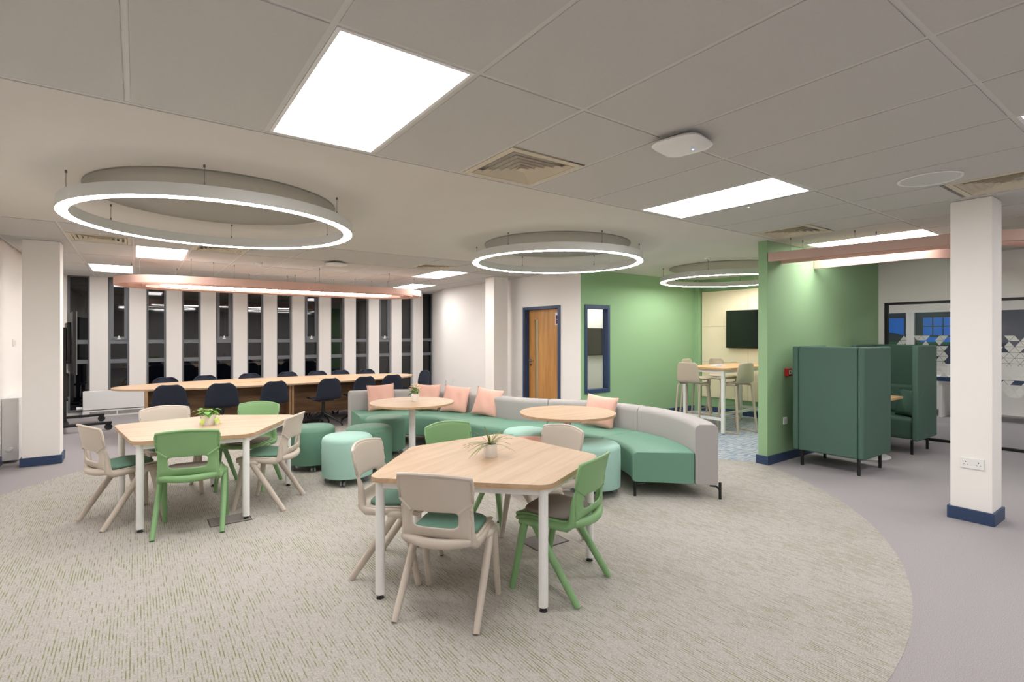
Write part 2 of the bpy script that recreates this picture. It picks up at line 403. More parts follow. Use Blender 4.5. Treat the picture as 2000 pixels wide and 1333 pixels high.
# glazed screen
gs = thing('glass_screen', 'frameless glass partition with white triangle film and black edge frame', 'glass partition', (XR, 0, 0))
fr = MB().box(.02, .08, 3.03, 3.07, 0, GZ); fr.box(.02, .08, -1.6, 3.03, GZ-.035, GZ); fr.box(.02, .08, -1.6, 3.03, 0, .035); fr.box(.02, .08, -1.6, -1.565, .035, GZ-.035)
fr.build('frame', 'black_metal', gs, 0)
panes = [(2.31, 3.03), (1.12, 2.306), (-.1, 1.116), (-1.565, -.104)]
def tri_mesh(up, s_=.104, h_=.073, gap=.005):
    z0, z1 = (gap/2, h_-gap/2) if up else (h_-gap/2, gap/2)
    tr_ = [(gap, z0), (s_-gap, z0), (s_/2, z1)]
    return MB().add([(0, y_, z_) for y_, z_ in tr_]+[(.0012, y_, z_) for y_, z_ in tr_], [(0,1,2),(5,4,3),(0,3,4,1),(1,4,5,2),(2,5,3,0)]).mesh('film_triangle', 'film', 0)
tri_up, tri_dn, ntri = tri_mesh(True), tri_mesh(False), 0
for a, b in panes:
    MB().box(.045, .055, a, b, .035, GZ-.035).build('pane', 'clear_glass', gs, 0)
    s_ = .104; h_ = .073
    ncol = int((b-a)/(s_/2))+2
    for row in range(15):
        z0 = .40+row*h_
        dens = [.06,.10,.25,.4,.5,.62,.7,.8,.94,.94,.9,.86,.7,.6,.45][row]
        for c_ in range(ncol):
            y0 = a+(c_-1)*s_/2
            cl = .5+.5*math.sin(y0*6.3+2.2)
            d2 = dens if row > 8 else dens*(.25+1.25*cl)
            if rnd.random() > d2 or y0 < a or y0+s_ > b or ntri > 285: continue
            ntri += 1
            link('film_triangle', tri_up if (c_+row) % 2 == 0 else tri_dn, gs, (.0435, y0, z0))
# ---- skirting
def skirt(name, mb, lab): struct(name, mb, 'navy_paint', lab, cat='skirting', smooth=0)
def colskirt(x0, x1, y0, y1, par):
    t = .018; MB().box(x0-t, x1+t, y0-t, y1+t, 0, .10).build('baseboard', 'navy_paint', par, 0, .003)
skirt('baseboard_partition', MB().box(PX-.016, XR, PY0-.016, PY0, 0, .10).box(PX-.016, PX, PY0, PY1+.016, 0, .10).box(PX, XR-.1, PY1, PY1+.016, 0, .10), 'navy skirting board round the green partition')
skirt('baseboard_green', MB().box(WXR, XR-.1, GY-.016, GY, 0, .10), 'navy skirting board along the green window wall')
skirt('baseboard_alcove', MB().box(XR-.016, XR, PY1+.02, GY-.12, 0, .10), 'navy skirting board under the cream boards')
skirt('baseboard_right', MB().box(WXR-.016, WXR, 7.92, 10.95, 0, .10), 'navy skirting board on the white side wall')
skirt('baseboard_left', MB().box(XL, XL+.016, YB, 8.3, 0, .10).box(XL, XL+.016, 10.2, YW, 0, .1), 'navy skirting board on the left wall')
# ---- columns
def column(x0, x1, y0, y1, lab):
    c = thing('column', lab, 'column', ((x0+x1)/2, (y0+y1)/2, 0)); c['kind'] = 'structure'
    w, d = (x1-x0)/2, (y1-y0)/2
    MB().box(-w, w, -d, d, 0, CEIL-.007).build('shaft', 'wall_white', c, 0, .003)
    colskirt(-w, w, -d, d, c); return c
column(-1.06, -.73, 8.03, 8.33, 'white square column at far left with navy base')
column(5.40, 5.72, 8.06, 8.36, 'white square column standing near the oak door')
column(5.435, 5.715, 1.10, 1.36, 'white square column at right with a double socket')
# ---- door
dr = thing('door_1', 'oak veneer door with slim vision panel in blue frame', 'door', (WXR, DY0, 0)); dr['kind'] = 'structure'
dw = DY1-DY0; t = .05
fr = MB().box(-.018, .15, -.035, t-.02, 0, DZ+.02); fr.box(-.018, .15, dw-t+.02, dw+.035, 0, DZ+.02); fr.box(-.018, .15, t-.02, dw-t+.02, DZ-t+.02, DZ+.02)
fr.build('frame', 'navy_paint', dr, 0, .003)
a0, a1 = t-.015, dw-t+.015; v0, v1, vz0, vz1 = dw-.30, dw-.20, .12, 1.79
lf = MB().box(.085, .13, a0, v0, .01, DZ-t+.015); lf.box(.085, .13, v1, a1, .01, DZ-t+.015); lf.box(.085, .13, v0, v1, .01, vz0); lf.box(.085, .13, v0, v1, vz1, DZ-t+.015)
leaf = lf.build('leaf', 'door_oak', dr, 0)
vb = MB().box(.079, .085, v0-.012, v0, vz0-.012, vz1+.012); vb.box(.079, .085, v1, v1+.012, vz0-.012, vz1+.012); vb.box(.079, .085, v0, v1, vz1, vz1+.012); vb.box(.079, .085, v0, v1, vz0-.012, vz0)
vb.build('beading', 'oak_end', leaf, 0)
MB().box(.105, .111, v0, v1, vz0, vz1).build('vision_pane', 'clear_glass', leaf, 0)
h = MB().cyl((.085, a1-.06, 1.02), (.03, a1-.06, 1.02), .01, n=10); h.cyl((.035, a1-.05, 1.02), (.035, a1-.19, 1.02), .009, n=10); h.cyl((.086, a1-.06, 1.02), (.078, a1-.06, 1.02), .026, n=16)
h.build('handle', 'chrome', leaf); MB().cyl((.086, a1-.06, .94), (.078, a1-.06, .94), .022, n=16).build('lock_rose', 'chrome', leaf)
sg = MB().box(.082, .085, a0+.02, a0+.17, 1.68, 1.90).build('notice', 'paper', leaf, 0)
MB().box(.0805, .082, a0+.024, a0+.152, 1.70, 1.85).build('print_block', 'purple_print', sg, 0)
MB().box(.0795, .0805, a0+.055, a0+.13, 1.772, 1.779).box(.0795, .0805, a0+.075, a0+.105, 1.79, 1.80).build('print_lines', 'paper', sg, 0)

# ---- small lit rooms seen through glass
rm = MB().box(6.09, XR, 8.0, 8.1, 0, CEIL+.02); rm.box(XR-.05, XR+.05, 6.45, 8.0, 0, CEIL+.02)
struct('wall_inner_room', rm, 'wall_white', 'white wall of the small room seen through the internal window', smooth=0)
tv = thing('wall_display', 'dark wall display seen through the narrow internal window', 'television', (7.70, 7.998, 1.07))
MB().box(-.52, .50, -.07, -.03, 0, .58).build('casing', 'black_plastic', tv, 0, .006); MB().box(-.505, .485, -.0725, -.07, .015, .565).build('screen', 'screen', tv, 0)
MB().box(-.2, .2, -.03, 0, .2, .5).build('bracket', 'black_metal', tv, 0)
# room beyond the glass screen
fx = 13.2
struct('wall_far_room', MB().box(fx, fx+.1, YB, 7, 0, .92).box(fx, fx+.1, YB, 7, 1.97, CEIL+.02), 'wall_white', 'pale wall of the room beyond the glass screen', smooth=0)
struct('wall_far_band', MB().box(fx+.01, fx+.1, YB, 7, .92, 1.97), 'room_navy', 'dark blue band on the wall beyond the glass screen', smooth=0)
struct('wall_far_side', MB().box(XR+.12, fx, 6.45, 6.6, 0, CEIL+.02), 'wall_white', 'side wall of the room beyond the glass screen', smooth=0)
for i, (y0, y1, lab) in enumerate([(4.05, 4.78, 'blue and dark landscape picture left of the white post beyond the glass'), (2.80, 3.85, 'blue picture with window shapes right of the white post beyond the glass')]):
    pc = thing('wall_picture', lab, 'picture', (fx+.01, y0, 1.36)); w = y1-y0
    MB().box(-.03, .005, 0, w, -.06, .52).build('board', 'picture_dark', pc, 0)
    if i == 0:
        MB().add([(-.034, .02, .50), (-.034, w-.02, .50), (-.034, w-.02, .28), (-.034, w*.45, .20), (-.034, .02, .14), (-.031, .02, .50), (-.031, w-.02, .50), (-.031, w-.02, .28), (-.031, w*.45, .20), (-.031, .02, .14)], [(0,1,2,3,4),(9,8,7,6,5),(0,5,6,1),(1,6,7,2),(2,7,8,3),(3,8,9,4),(4,9,5,0)]).build('blue_print', 'picture_blue', pc, 0)
    else:
        b_ = MB().box(-.034, -.031, .40, w-.06, .0, .10)
        for c_ in range(3):
            for r_ in range(2): b_.box(-.034, -.031, .45+c_*.17, .60+c_*.17, .14+r_*.19, .31+r_*.19)
        b_.box(-.034, -.031, .16, .32, .05, .42); b_.build('blue_print', 'picture_blue', pc, 0)
    MB().box(-.032, -.03, .0, w, -.059, .0).build('green_print', 'picture_green', pc, 0)
pst = struct('trim_1', MB().box(fx-.08, fx, 3.88, 4.02, 0, 1.97), 'white_metal', 'white post between the pictures beyond the glass', cat='post', smooth=0)
dk = thing('side_counter', 'long white counter with navy edge beyond the glass screen', 'counter', (12.2, 0, 0))
MB().box(-.3, .3, -1, 5.2, .70, .74).build('worktop', 'white_plastic', dk, 0); MB().box(-.305, -.3, -1, 5.2, .66, .74).build('edge_band', 'navy_paint', dk, 0)
for y in (-.95, 1.1, 3.1, 5.12): MB().box(-.28, .28, y, y+.05, 0, .70).build('panel_leg', 'white_plastic', dk, 0)

# ================================================================== CEILING FITTINGS
lab_l = {0:'large square lit ceiling panel at top, left of the big vent', 1:'long bright ceiling panel right of the access point', 2:'lit ceiling panel above the pink baffles at right', 4:'sliver of lit ceiling panel at the right edge',
         9:'lit ceiling panel over the left end of the long table, nearer one', 10:'lit ceiling panel by the left windows, farther one', 11:'lit ceiling panel near the right end of the long table, nearer one', 12:'lit ceiling panel by the right windows, farther one'}
for i, (x, y) in enumerate(LIGHTS):
    l = thing('ceiling_light', lab_l.get(i, 'square lit ceiling panel behind the viewpoint'), 'light', (x, y, CEIL), 0, 'recessed ceiling light panels')
    f = MB().box(.013, .03, .013, 1.187, -.004, .03); f.box(.57, .587, .013, 1.187, -.004, .03); f.box(.03, .57, .013, .03, -.004, .03); f.box(.03, .57, 1.17, 1.187, -.004, .03)
    f.build('frame', 'white_metal', l, 0)
    MB().box(.03, .57, .03, 1.17, .0, .02).build('diffuser', 'panel_light', l, 0)
for nm, x, y in [('unseen lit ceiling panel added to brighten the small room behind the internal window', 7.5, 6.6), ('unseen lit ceiling panel added to brighten the room beyond the glass screen, nearer the partition', 11.0, 3.2), ('unseen lit ceiling panel added to brighten the room beyond the glass screen, farther right', 11.0, .4)]:  # panels out of view, added to brighten the neighbouring rooms
    l = thing('ceiling_light', nm, 'light', (x, y, CEIL-.03), 0, 'added lights brightening the neighbouring rooms')
    MB().box(0, .6, 0, 1.2, 0, .03).build('frame', 'white_metal', l, 0); MB().box(.02, .58, .02, 1.18, -.004, -.0005).build('diffuser', 'panel_light', l, 0)
lab_v = ['large square cream ceiling vent in the near ceiling', 'square cream ceiling vent above the green partition', 'square cream ceiling vent beside the right column', 'cream ceiling vent beside the left column', 'cream ceiling vent half hidden by the big ring light', 'square cream ceiling vent near the right end of the pink pendant']
for i, (x, y) in enumerate(VENTS):
    v = thing('ceiling_vent', lab_v[i], 'vent', (x+.3, y+.3, CEIL), 0, 'square ceiling air vents')
    MB().box(-.27, .27, -.27, .27, .045, .055).build('slot_shade_plate', 'vent_slot_shade', v, 0)  # near-black sheet standing in for the shade behind the louvres
    def sq(h0, z0, h1, z1, th=.004):
        m = MB()
        o = [(-h0,-h0,z0),(h0,-h0,z0),(h0,h0,z0),(-h0,h0,z0)]; n_ = [(-h1,-h1,z1),(h1,-h1,z1),(h1,h1,z1),(-h1,h1,z1)]
        o2 = [(a,b,c+th) for a,b,c in o]; n2 = [(a,b,c+th) for a,b,c in n_]
        m.add(o+n_+o2+n2, [(0,1,5,4),(1,2,6,5),(2,3,7,6),(3,0,4,7),(8,12,13,9),(9,13,14,10),(10,14,15,11),(11,15,12,8),(0,8,9,1),(1,9,10,2),(2,10,11,3),(3,11,8,0),(4,5,13,12),(5,6,14,13),(6,7,15,14),(7,4,12,15)]); return m
    sq(.287, -.004, .245, -.006).build('frame', 'vent_cream', v, 0)
    for k in range(5): sq(.238-.045*k, -.006, .213-.045*k, .013, .002).build('louvre', 'vent_cream', v, 0)
    MB().add([(-.03,-.03,-.008),(.03,-.03,-.008),(.03,.03,-.008),(-.03,.03,-.008),(0,0,.03)], [(3,2,1,0),(0,1,4),(1,2,4),(2,3,4),(3,0,4)]).build('centre_cone', 'vent_cream', v, 0)
# ring lights
RZ = 2.37
for i, (x, y, lab) in enumerate([(.555, 4.82, 'big glowing ring pendant at left over the pentagon table'), (4.14, 4.81, 'glowing ring pendant at centre over the curved sofa'), (7.73, 4.80, 'glowing ring pendant in the alcove, partly behind the green partition')]):
    MB().lathe([(0,-.012),(.872,-.012),(.878,-.008),(.878,.004),(0,.004)][1:4], 96, (x, y, CEIL-.008)).build('grey_disc', 'disc_grey', ceil)
    rg = thing('ring_light', lab, 'light', (x, y, RZ), 0, 'ring pendant lights')
    MB().lathe([(.950,.003),(.950,.085),(1.020,.085),(1.020,.003),(1.018,.003),(1.018,.012),(.952,.012),(.952,.003)], 128, (0,0,0), True).build('housing', 'ring_body', rg, 30)
    MB().lathe([(.952,.000),(.952,.010),(1.018,.010),(1.018,.000)], 128, (0,0,0), True).build('diffuser', 'ring_light', rg, 30)
    for k in range(6):
        a = R(18+60*k); c_, s_ = math.cos(a)*.985, math.sin(a)*.985
        m = MB().cyl((c_, s_, .085), (c_, s_, CEIL-.008-RZ), .0016, n=6); m.cyl((c_, s_, .085), (c_, s_, .11), .005, n=8); m.cyl((c_, s_, CEIL-.025-RZ), (c_, s_, CEIL-.007-RZ), .007, n=8)
        m.build('cable', 'steel_cable', rg)
    m = MB().cyl((.985, .05, .085), (.985, .05, CEIL-.008-RZ), .003, n=6); m.build('power_lead', 'white_plastic', rg)
# pink stadium pendant over the long table
def stadium(L, w, n=24):   # centre line: straight half length L, radius w
    pts = []
    for k in range(n+1): a = -PI/2+PI*k/n; pts.append((L+w*math.cos(a), w*math.sin(a)))
    for k in range(n+1): a = PI/2+PI*k/n; pts.append((-L+w*math.cos(a), w*math.sin(a)))
    return pts
def loop_band(pts, th, z0, z1):
    o = offset_poly(pts, th/2); n_ = offset_poly(pts, -th/2)
    return MB().sweep([[(a[0],a[1],z0),(a[0],a[1],z1),(b[0],b[1],z1),(b[0],b[1],z0)] for a,b in zip(o,n_)], loop=True)
pk = thing('pink_pendant', 'long pink felt oval pendant hanging over the meeting table', 'pendant light', (2.13, 9.53, 2.24))
for w, nm in ((.77, 'outer_baffle'), (.60, 'middle_baffle'), (.43, 'inner_baffle')):
    loop_band(stadium(1.62, w), .045, 0, .105).build(nm, 'felt_pink', pk)
loop_band(stadium(1.62, .20), .05, .02, .09).build('light_housing', 'white_metal', pk)
loop_band(stadium(1.62, .20), .042, .012, .019).build('light_strip', 'strip_light', pk)
for k, (x, y) in enumerate([(-2.1,-.45),(-1.5,-.77),(-1.2,-.6),(-.5,.77),(.3,-.77),(.6,.6),(1.0,.77),(1.5,-.77),(2.0,.5),(2.2,-.3),(-2.2,.3),(1.3,.43),(-.9,-.43),(.2,.43),(1.7,.6),(-1.6,.6),(.1,.6),(.15,.77)]):
    m = MB().cyl((x,y,.10),(x,y,CEIL-.006-2.24), .0016, n=6); m.cyl((x,y,CEIL-.03-2.24),(x,y,CEIL-.006-2.24), .006, n=8); m.build('cable', 'steel_cable', pk)
# pink baffles above the booths
bz = 2.35
pb = thing('pink_baffle', 'dusky pink curved felt ceiling baffle above the high booths', 'ceiling baffle', (7.45, 0, bz))
def open_band(pts, th, z0, z1):
    rings = []
    for i, p_ in enumerate(pts):
        t_ = Vector(pts[min(i+1,len(pts)-1)])-Vector(pts[max(i-1,0)]); t_.normalize(); n_ = Vector((t_.y,-t_.x))*th/2
        a = (p_[0]+n_.x, p_[1]+n_.y); b = (p_[0]-n_.x, p_[1]-n_.y)
        rings.append([(a[0],a[1],z0),(a[0],a[1],z1),(b[0],b[1],z1),(b[0],b[1],z0)])
    return MB().sweep(rings)
def corner(x0, y1, r_, lean, x_end=1.64, n=14):
    pts = [(x0, 3.135), (x0+lean*.5, 3.135-(3.135-y1-r_)*.5), (x0+lean, y1+r_)]
    for k in range(1, n+1):
        a = PI+PI/2*k/n; pts.append((x0+lean+r_+r_*math.cos(a), y1+r_+r_*math.sin(a)))
    pts.append((x_end*.7, y1)); pts.append((x_end, y1)); return pts
open_band(corner(-1.53, .92, .75, .26), .05, 0, .10).build('outer_baffle', 'felt_taupe', pb)
open_band(corner(-1.24, 1.15, .60, .20), .05, 0, .10).build('middle_baffle', 'felt_pink', pb)
open_band(corner(-.39, 1.80, .38, .0), .05, 0, .10).build('inner_baffle', 'felt_pink', pb)
for x, y in [(-1.39,2.3),(-1.50,2.9),(-1.22,2.9),(-1.12,2.2),(-.39,2.9),(-.39,2.4),(0.3,1.80),(1.2,1.80),(0.3,1.15),(0.2,.92),(1.2,.92)]:
    m = MB().cyl((x,y,.09),(x,y,CEIL-.006-bz), .0016, n=6); m.cyl((x,y,CEIL-.03-bz),(x,y,CEIL-.006-bz), .006, n=8); m.build('cable', 'steel_cable', pb)
# access points, speaker, detectors
def access_point(x, y, rz, lab, led=True):
    a = thing('access_point', lab, 'access point', (x, y, CEIL-.007), rz, 'ceiling access points')
    def rr(w, z): return [(px, py, z) for px, py in fillet([(-w,-w),(w,-w),(w,w),(-w,w)], w*.55, 6)]
    MB().sweep([rr(.085, 0), rr(.10, -.012), rr(.135, -.022), rr(.142, -.034), rr(.130, -.046), rr(.09, -.052)]).build('housing', 'white_plastic', a)
    MB().box(-.05, .05, -.05, .05, -.012, 0).build('bracket', 'black_plastic', a, 0)
    if led: MB().box(.045, .055, -.045, -.037, -.0535, -.050).build('status_light', 'blue_led', a, 0)
access_point(2.47, 1.80, R(10), 'white rounded access point on the near ceiling with a blue light')
access_point(2.42, 7.85, R(15), 'white access point on the far ceiling above the long table', False)
sp = thing('ceiling_speaker', 'round flush pale ceiling speaker beside the right vent', 'speaker', (4.50, 1.24, CEIL-.006))
MB().lathe([(.165,0),(.172,-.006),(.18,-.007),(.185,0)], 48, (0,0,0), True).build('rim', 'white_plastic', sp); MB().lathe([(.165,-.001),(.165,-.004)], 48).build('grille', 'ring_body', sp)
sd = thing('smoke_detector', 'small round smoke detector on the ceiling left of the far access point', 'smoke detector', (1.50, 8.62, CEIL-.006))
MB().lathe([(.05,0),(.05,-.015)], 24).build('base', 'white_plastic', sd); MB().lathe([(.04,-.015),(.046,-.03),(.04,-.042),(.025,-.05)], 24).build('sensor', 'white_plastic', sd)
dl = thing('ceiling_sensor', 'tiny round sensor on the plaster ceiling between two rings', 'sensor', (6.55, 4.35, CEIL-.006)); MB().lathe([(.04,0),(.038,-.012),(.02,-.018)], 20).build('cap', 'white_plastic', dl); MB().lathe([(.012,-.018),(.01,-.022)], 12).build('lens', 'black_plastic', dl)

el_ = thing('indicator_light', 'tiny green indicator light beside the long ceiling panel', 'indicator light', (4.24, 2.42, CEIL-.004)); MB().lathe([(.012,0),(.011,-.004)], 16).build('bezel', 'white_plastic', el_); MB().lathe([(.006,-.004),(.005,-.006)], 12).build('lens', 'green_led', el_)
# ================================================================== WALL FITTINGS
def socket(x, y, z, rz, lab, w=.146, h=.086, double=True, group=None, name='wall_socket', cat='socket'):
    s_ = thing(name, lab, cat, (x, y, z), rz, group)     # local: +x faces out of the wall
    MB().box(0, .010, -w/2, w/2, -h/2, h/2).build('plate', 'white_plastic', s_, 0, .003)
    if cat == 'socket':
        for c_ in ((-.04, .04) if double else (0,)):
            m = MB().box(.010, .0105, c_-.003, c_+.003, .006, .014); m.box(.010, .0105, c_-.013, c_-.008, -.014, -.009); m.box(.010, .0105, c_+.008, c_+.013, -.014, -.009); m.build('pin_holes', 'black_plastic', s_, 0)
            MB().box(.010, .014, c_*.35-.007, c_*.35+.007, .014, .034).build('switch', 'white_plastic', s_, 0)
    else:
        for c_ in (-.035, .035): MB().box(.010, .014, c_-.02, c_+.02, -.025, .025).build('rocker', 'white_plastic', s_, 0)
    return s_
socket(5.435, 1.22, .47, PI, 'white double wall socket low on the right column')
socket(6.30, PY0, .475, -PI/2, 'white single socket on the green partition below the red call point', .086, .086, False)
socket(XL, 9.12, 1.40, 0, 'white double light switch on the far left wall', .15, .09, name='light_switch', cat='switch')
socket(WXR, 8.0, .42, PI, 'white socket low on the wall left of the oak door')
socket(WXR, 10.55, .44, PI, 'small white socket on the far white wall behind the cushions', .086, .146, False)
vp = thing('wall_grille', 'slim vertical grey panel low on the far white wall', 'vent', (WXR-.001, 10.98, .14)); MB().box(-.012, 0, -.14, -.06, 0, .32).build('plate', 'white_plastic', vp, 0, .002); MB().box(-.014, -.012, -.13, -.07, .02, .30).build('face', 'tee_bar', vp, 0)
fc = thing('fire_call_point', 'red fire alarm call point on the green partition', 'fire alarm', (6.33, PY0, 1.055))
MB().box(-.045, .045, -.05, 0, -.045, .045).build('box', 'red_plastic', fc, 0, .004); MB().box(-.028, .028, -.052, -.05, -.022, .028).build('window', 'paper', fc, 0); MB().box(-.01, .01, -.0535, -.052, -.01, .012).build('mark', 'black_plastic', fc, 0)
# cream boards + tv in the alcove
cb = thing('cream_board', 'cream grooved wall boards behind the alcove display', 'wall board', (XR-.002, 4.74, 0))
for r_, (z0, z1) in enumerate([(.29, .98), (.984, 1.66), (1.664, 2.35)]):
    for c_, (y0, y1) in enumerate([(-1.42, -.49), (-.486, .46), (.464, 1.42)]):
        MB().box(-.024, 0, y0, y1, z0, z1).build('board', 'cream_board', cb, 0, .002)
gv = MB(); rg_ = random.Random(3)
for k in range(70):
    z = rg_.uniform(.32, 2.32); y = rg_.uniform(-1.24, .9); gv.box(-.0247, -.0235, y, y+rg_.uniform(.1, .5), z, z+.003)
gv.build('groove_lines', 'vent_cream', cb, 0)
tv = thing('alcove_display', 'black flat display on the cream boards above the bar table', 'television', (XR-.028, 4.96, 1.26))
MB().box(-.10, -.045, -.62, .62, 0, .70).build('casing', 'black_plastic', tv, 0, .006); MB().box(-.1025, -.10, -.605, .605, .012, .688).build('screen', 'screen', tv, 0); MB().box(-.045, 0, -.2, .2, .2, .5).build('bracket', 'black_metal', tv, 0)
# radiators
r1 = thing('radiator_cover', 'tall white radiator cover on the left wall beside the column', 'radiator', (XL+.003, 8.36, 0))
MB().box(0, .15, 0, 1.75, .03, .76).build('casing', 'white_metal', r1, 0, .006)
MB().box(.15, .152, .06, 1.69, .10, .68).build('front_panel', 'white_plastic', r1, 0)
MB().cyl((.075, -.002, .17), (.075, -.055, .17), .026, .022, 16).build('valve_knob', 'white_plastic', r1)
r2 = thing('radiator', 'low white convector radiator under the windows behind the long table', 'radiator', (-.80, YW, 0))
MB().box(0, 2.6, -.25, -.12, .13, .47).build('casing', 'white_metal', r2, 0, .008)
MB().box(0, 2.6, -.27, -.05, .0, .115).build('plinth', 'white_metal', r2, 0)
for k in range(6): MB().box(.10+k*.41, .49+k*.41, -.273, -.27, .03, .095).build('grille_panel', 'grille_grey', r2, 0)
MB().cyl((-.09, -.18, .16), (0, -.18, .16), .03, .026, 14).build('valve_knob', 'white_plastic', r2)

# ================================================================== MOBILE DISPLAY
ms = thing('display_stand', 'mobile display stand with large screen seen edge on behind left column', 'display stand', (-.86, 10.98, 0), R(7))
MB().box(-.02, .03, -.80, .80, .90, 1.86).build('screen_casing', 'black_plastic', ms, 0, .008); MB().box(.03, .032, -.785, .785, .915, 1.845).build('screen', 'screen', ms, 0)
MB().box(.018, .031, -.803, -.80, .90, 1.86).build('side_trim', 'steel_cable', ms, 0)
MB().box(-.07, -.02, -.35, .35, 1.05, 1.70).build('mount_plate', 'black_metal', ms, 0, .01)
for y in (-.22, .22): MB().box(-.13, -.07, y-.035, y+.035, .08, 1.62).build('upright', 'black_metal', ms, 0, .006)
MB().box(-.16, -.05, -.26, .26, .46, .50).build('shelf', 'black_metal', ms, 0); MB().box(-.14, -.03, -.16, .16, .52, .88).build('media_box', 'black_plastic', ms, 0, .01)
MB().box(-.30, -.13, -.2, .16, 1.1, 1.5).build('cable_box', 'black_plastic', ms, 0, .01)
for y in (-.62, .48):
    lg = MB().obox((.06, y, .115), (.80, .07, .04)); l_ = lg.build('base_leg', 'black_metal', ms, 0, .006)
    for x in (.42, -.30):
        MB().cyl((x, y-.02, .05), (x, y+.02, .05), .05, n=18).build('caster', 'rubber', l_)
MB().box(-.13, -.05, -.62, .52, .09, .13).build('crossbar', 'black_metal', ms, 0)
cr = [(-.02+.0*math.cos(a), -.30+.12*math.cos(a), .66+.12*math.sin(a)) for a in [2*PI*k/24 for k in range(24)]]
MB().tube([(-.17, -.22+.13*math.cos(a), .63+.13*math.sin(a)) for a in [2*PI*k/24 for k in range(24)]], .004, 6, closed=True).build('cable_loop', 'black_plastic', ms)

# ================================================================== PENTAGON TABLES
LEG = [(-.36,0),(.36,0),(.68,.876),(0,1.156),(-.68,.876)]
def pent_table(x, y, rz, lab):
    t = thing('pentagon_table', lab, 'table', (x, y, 0), rz, 'pentagon tables')
    o = fillet(offset_poly(LEG, .055), [.10,.10,.075,.10,.075], 8)
    top = MB().prism(o, .6785, .70).build('tabletop', 'oak_top', t, 30, .0015)
    MB().prism(o, .6725, .6785).build('edge_band', 'oak_edge', top, 30)
    # rails
    fr = MB()
    for i in range(5):
        a, b = Vector(LEG[i]), Vector(LEG[(i+1)%5]); m = (a+b)/2; d = b-a
        fr.obox((m.x, m.y, .652), (d.length-.03, .03, .04), math.atan2(d.y, d.x))
    fr.build('frame', 'white_metal', t, 0)
    for a in LEG:
        l_ = MB().cyl((a[0],a[1],.026),(a[0],a[1],.6724), .0265, n=20).build('leg', 'white_metal', t)
        m = MB().cyl((a[0],a[1],.012),(a[0],a[1],.026), .009, n=10); m.cyl((a[0],a[1],0.0015),(a[0],a[1],.012), .022, .018, 16); m.build('foot', 'black_plastic', l_)
    return t
pent_table(2.115, 2.345, R(25.5), 'pentagonal oak table in front holding the spiky plant')
pent_table(.37, 4.785, R(-12.1), 'pentagonal oak table at left holding the small ivy plant')

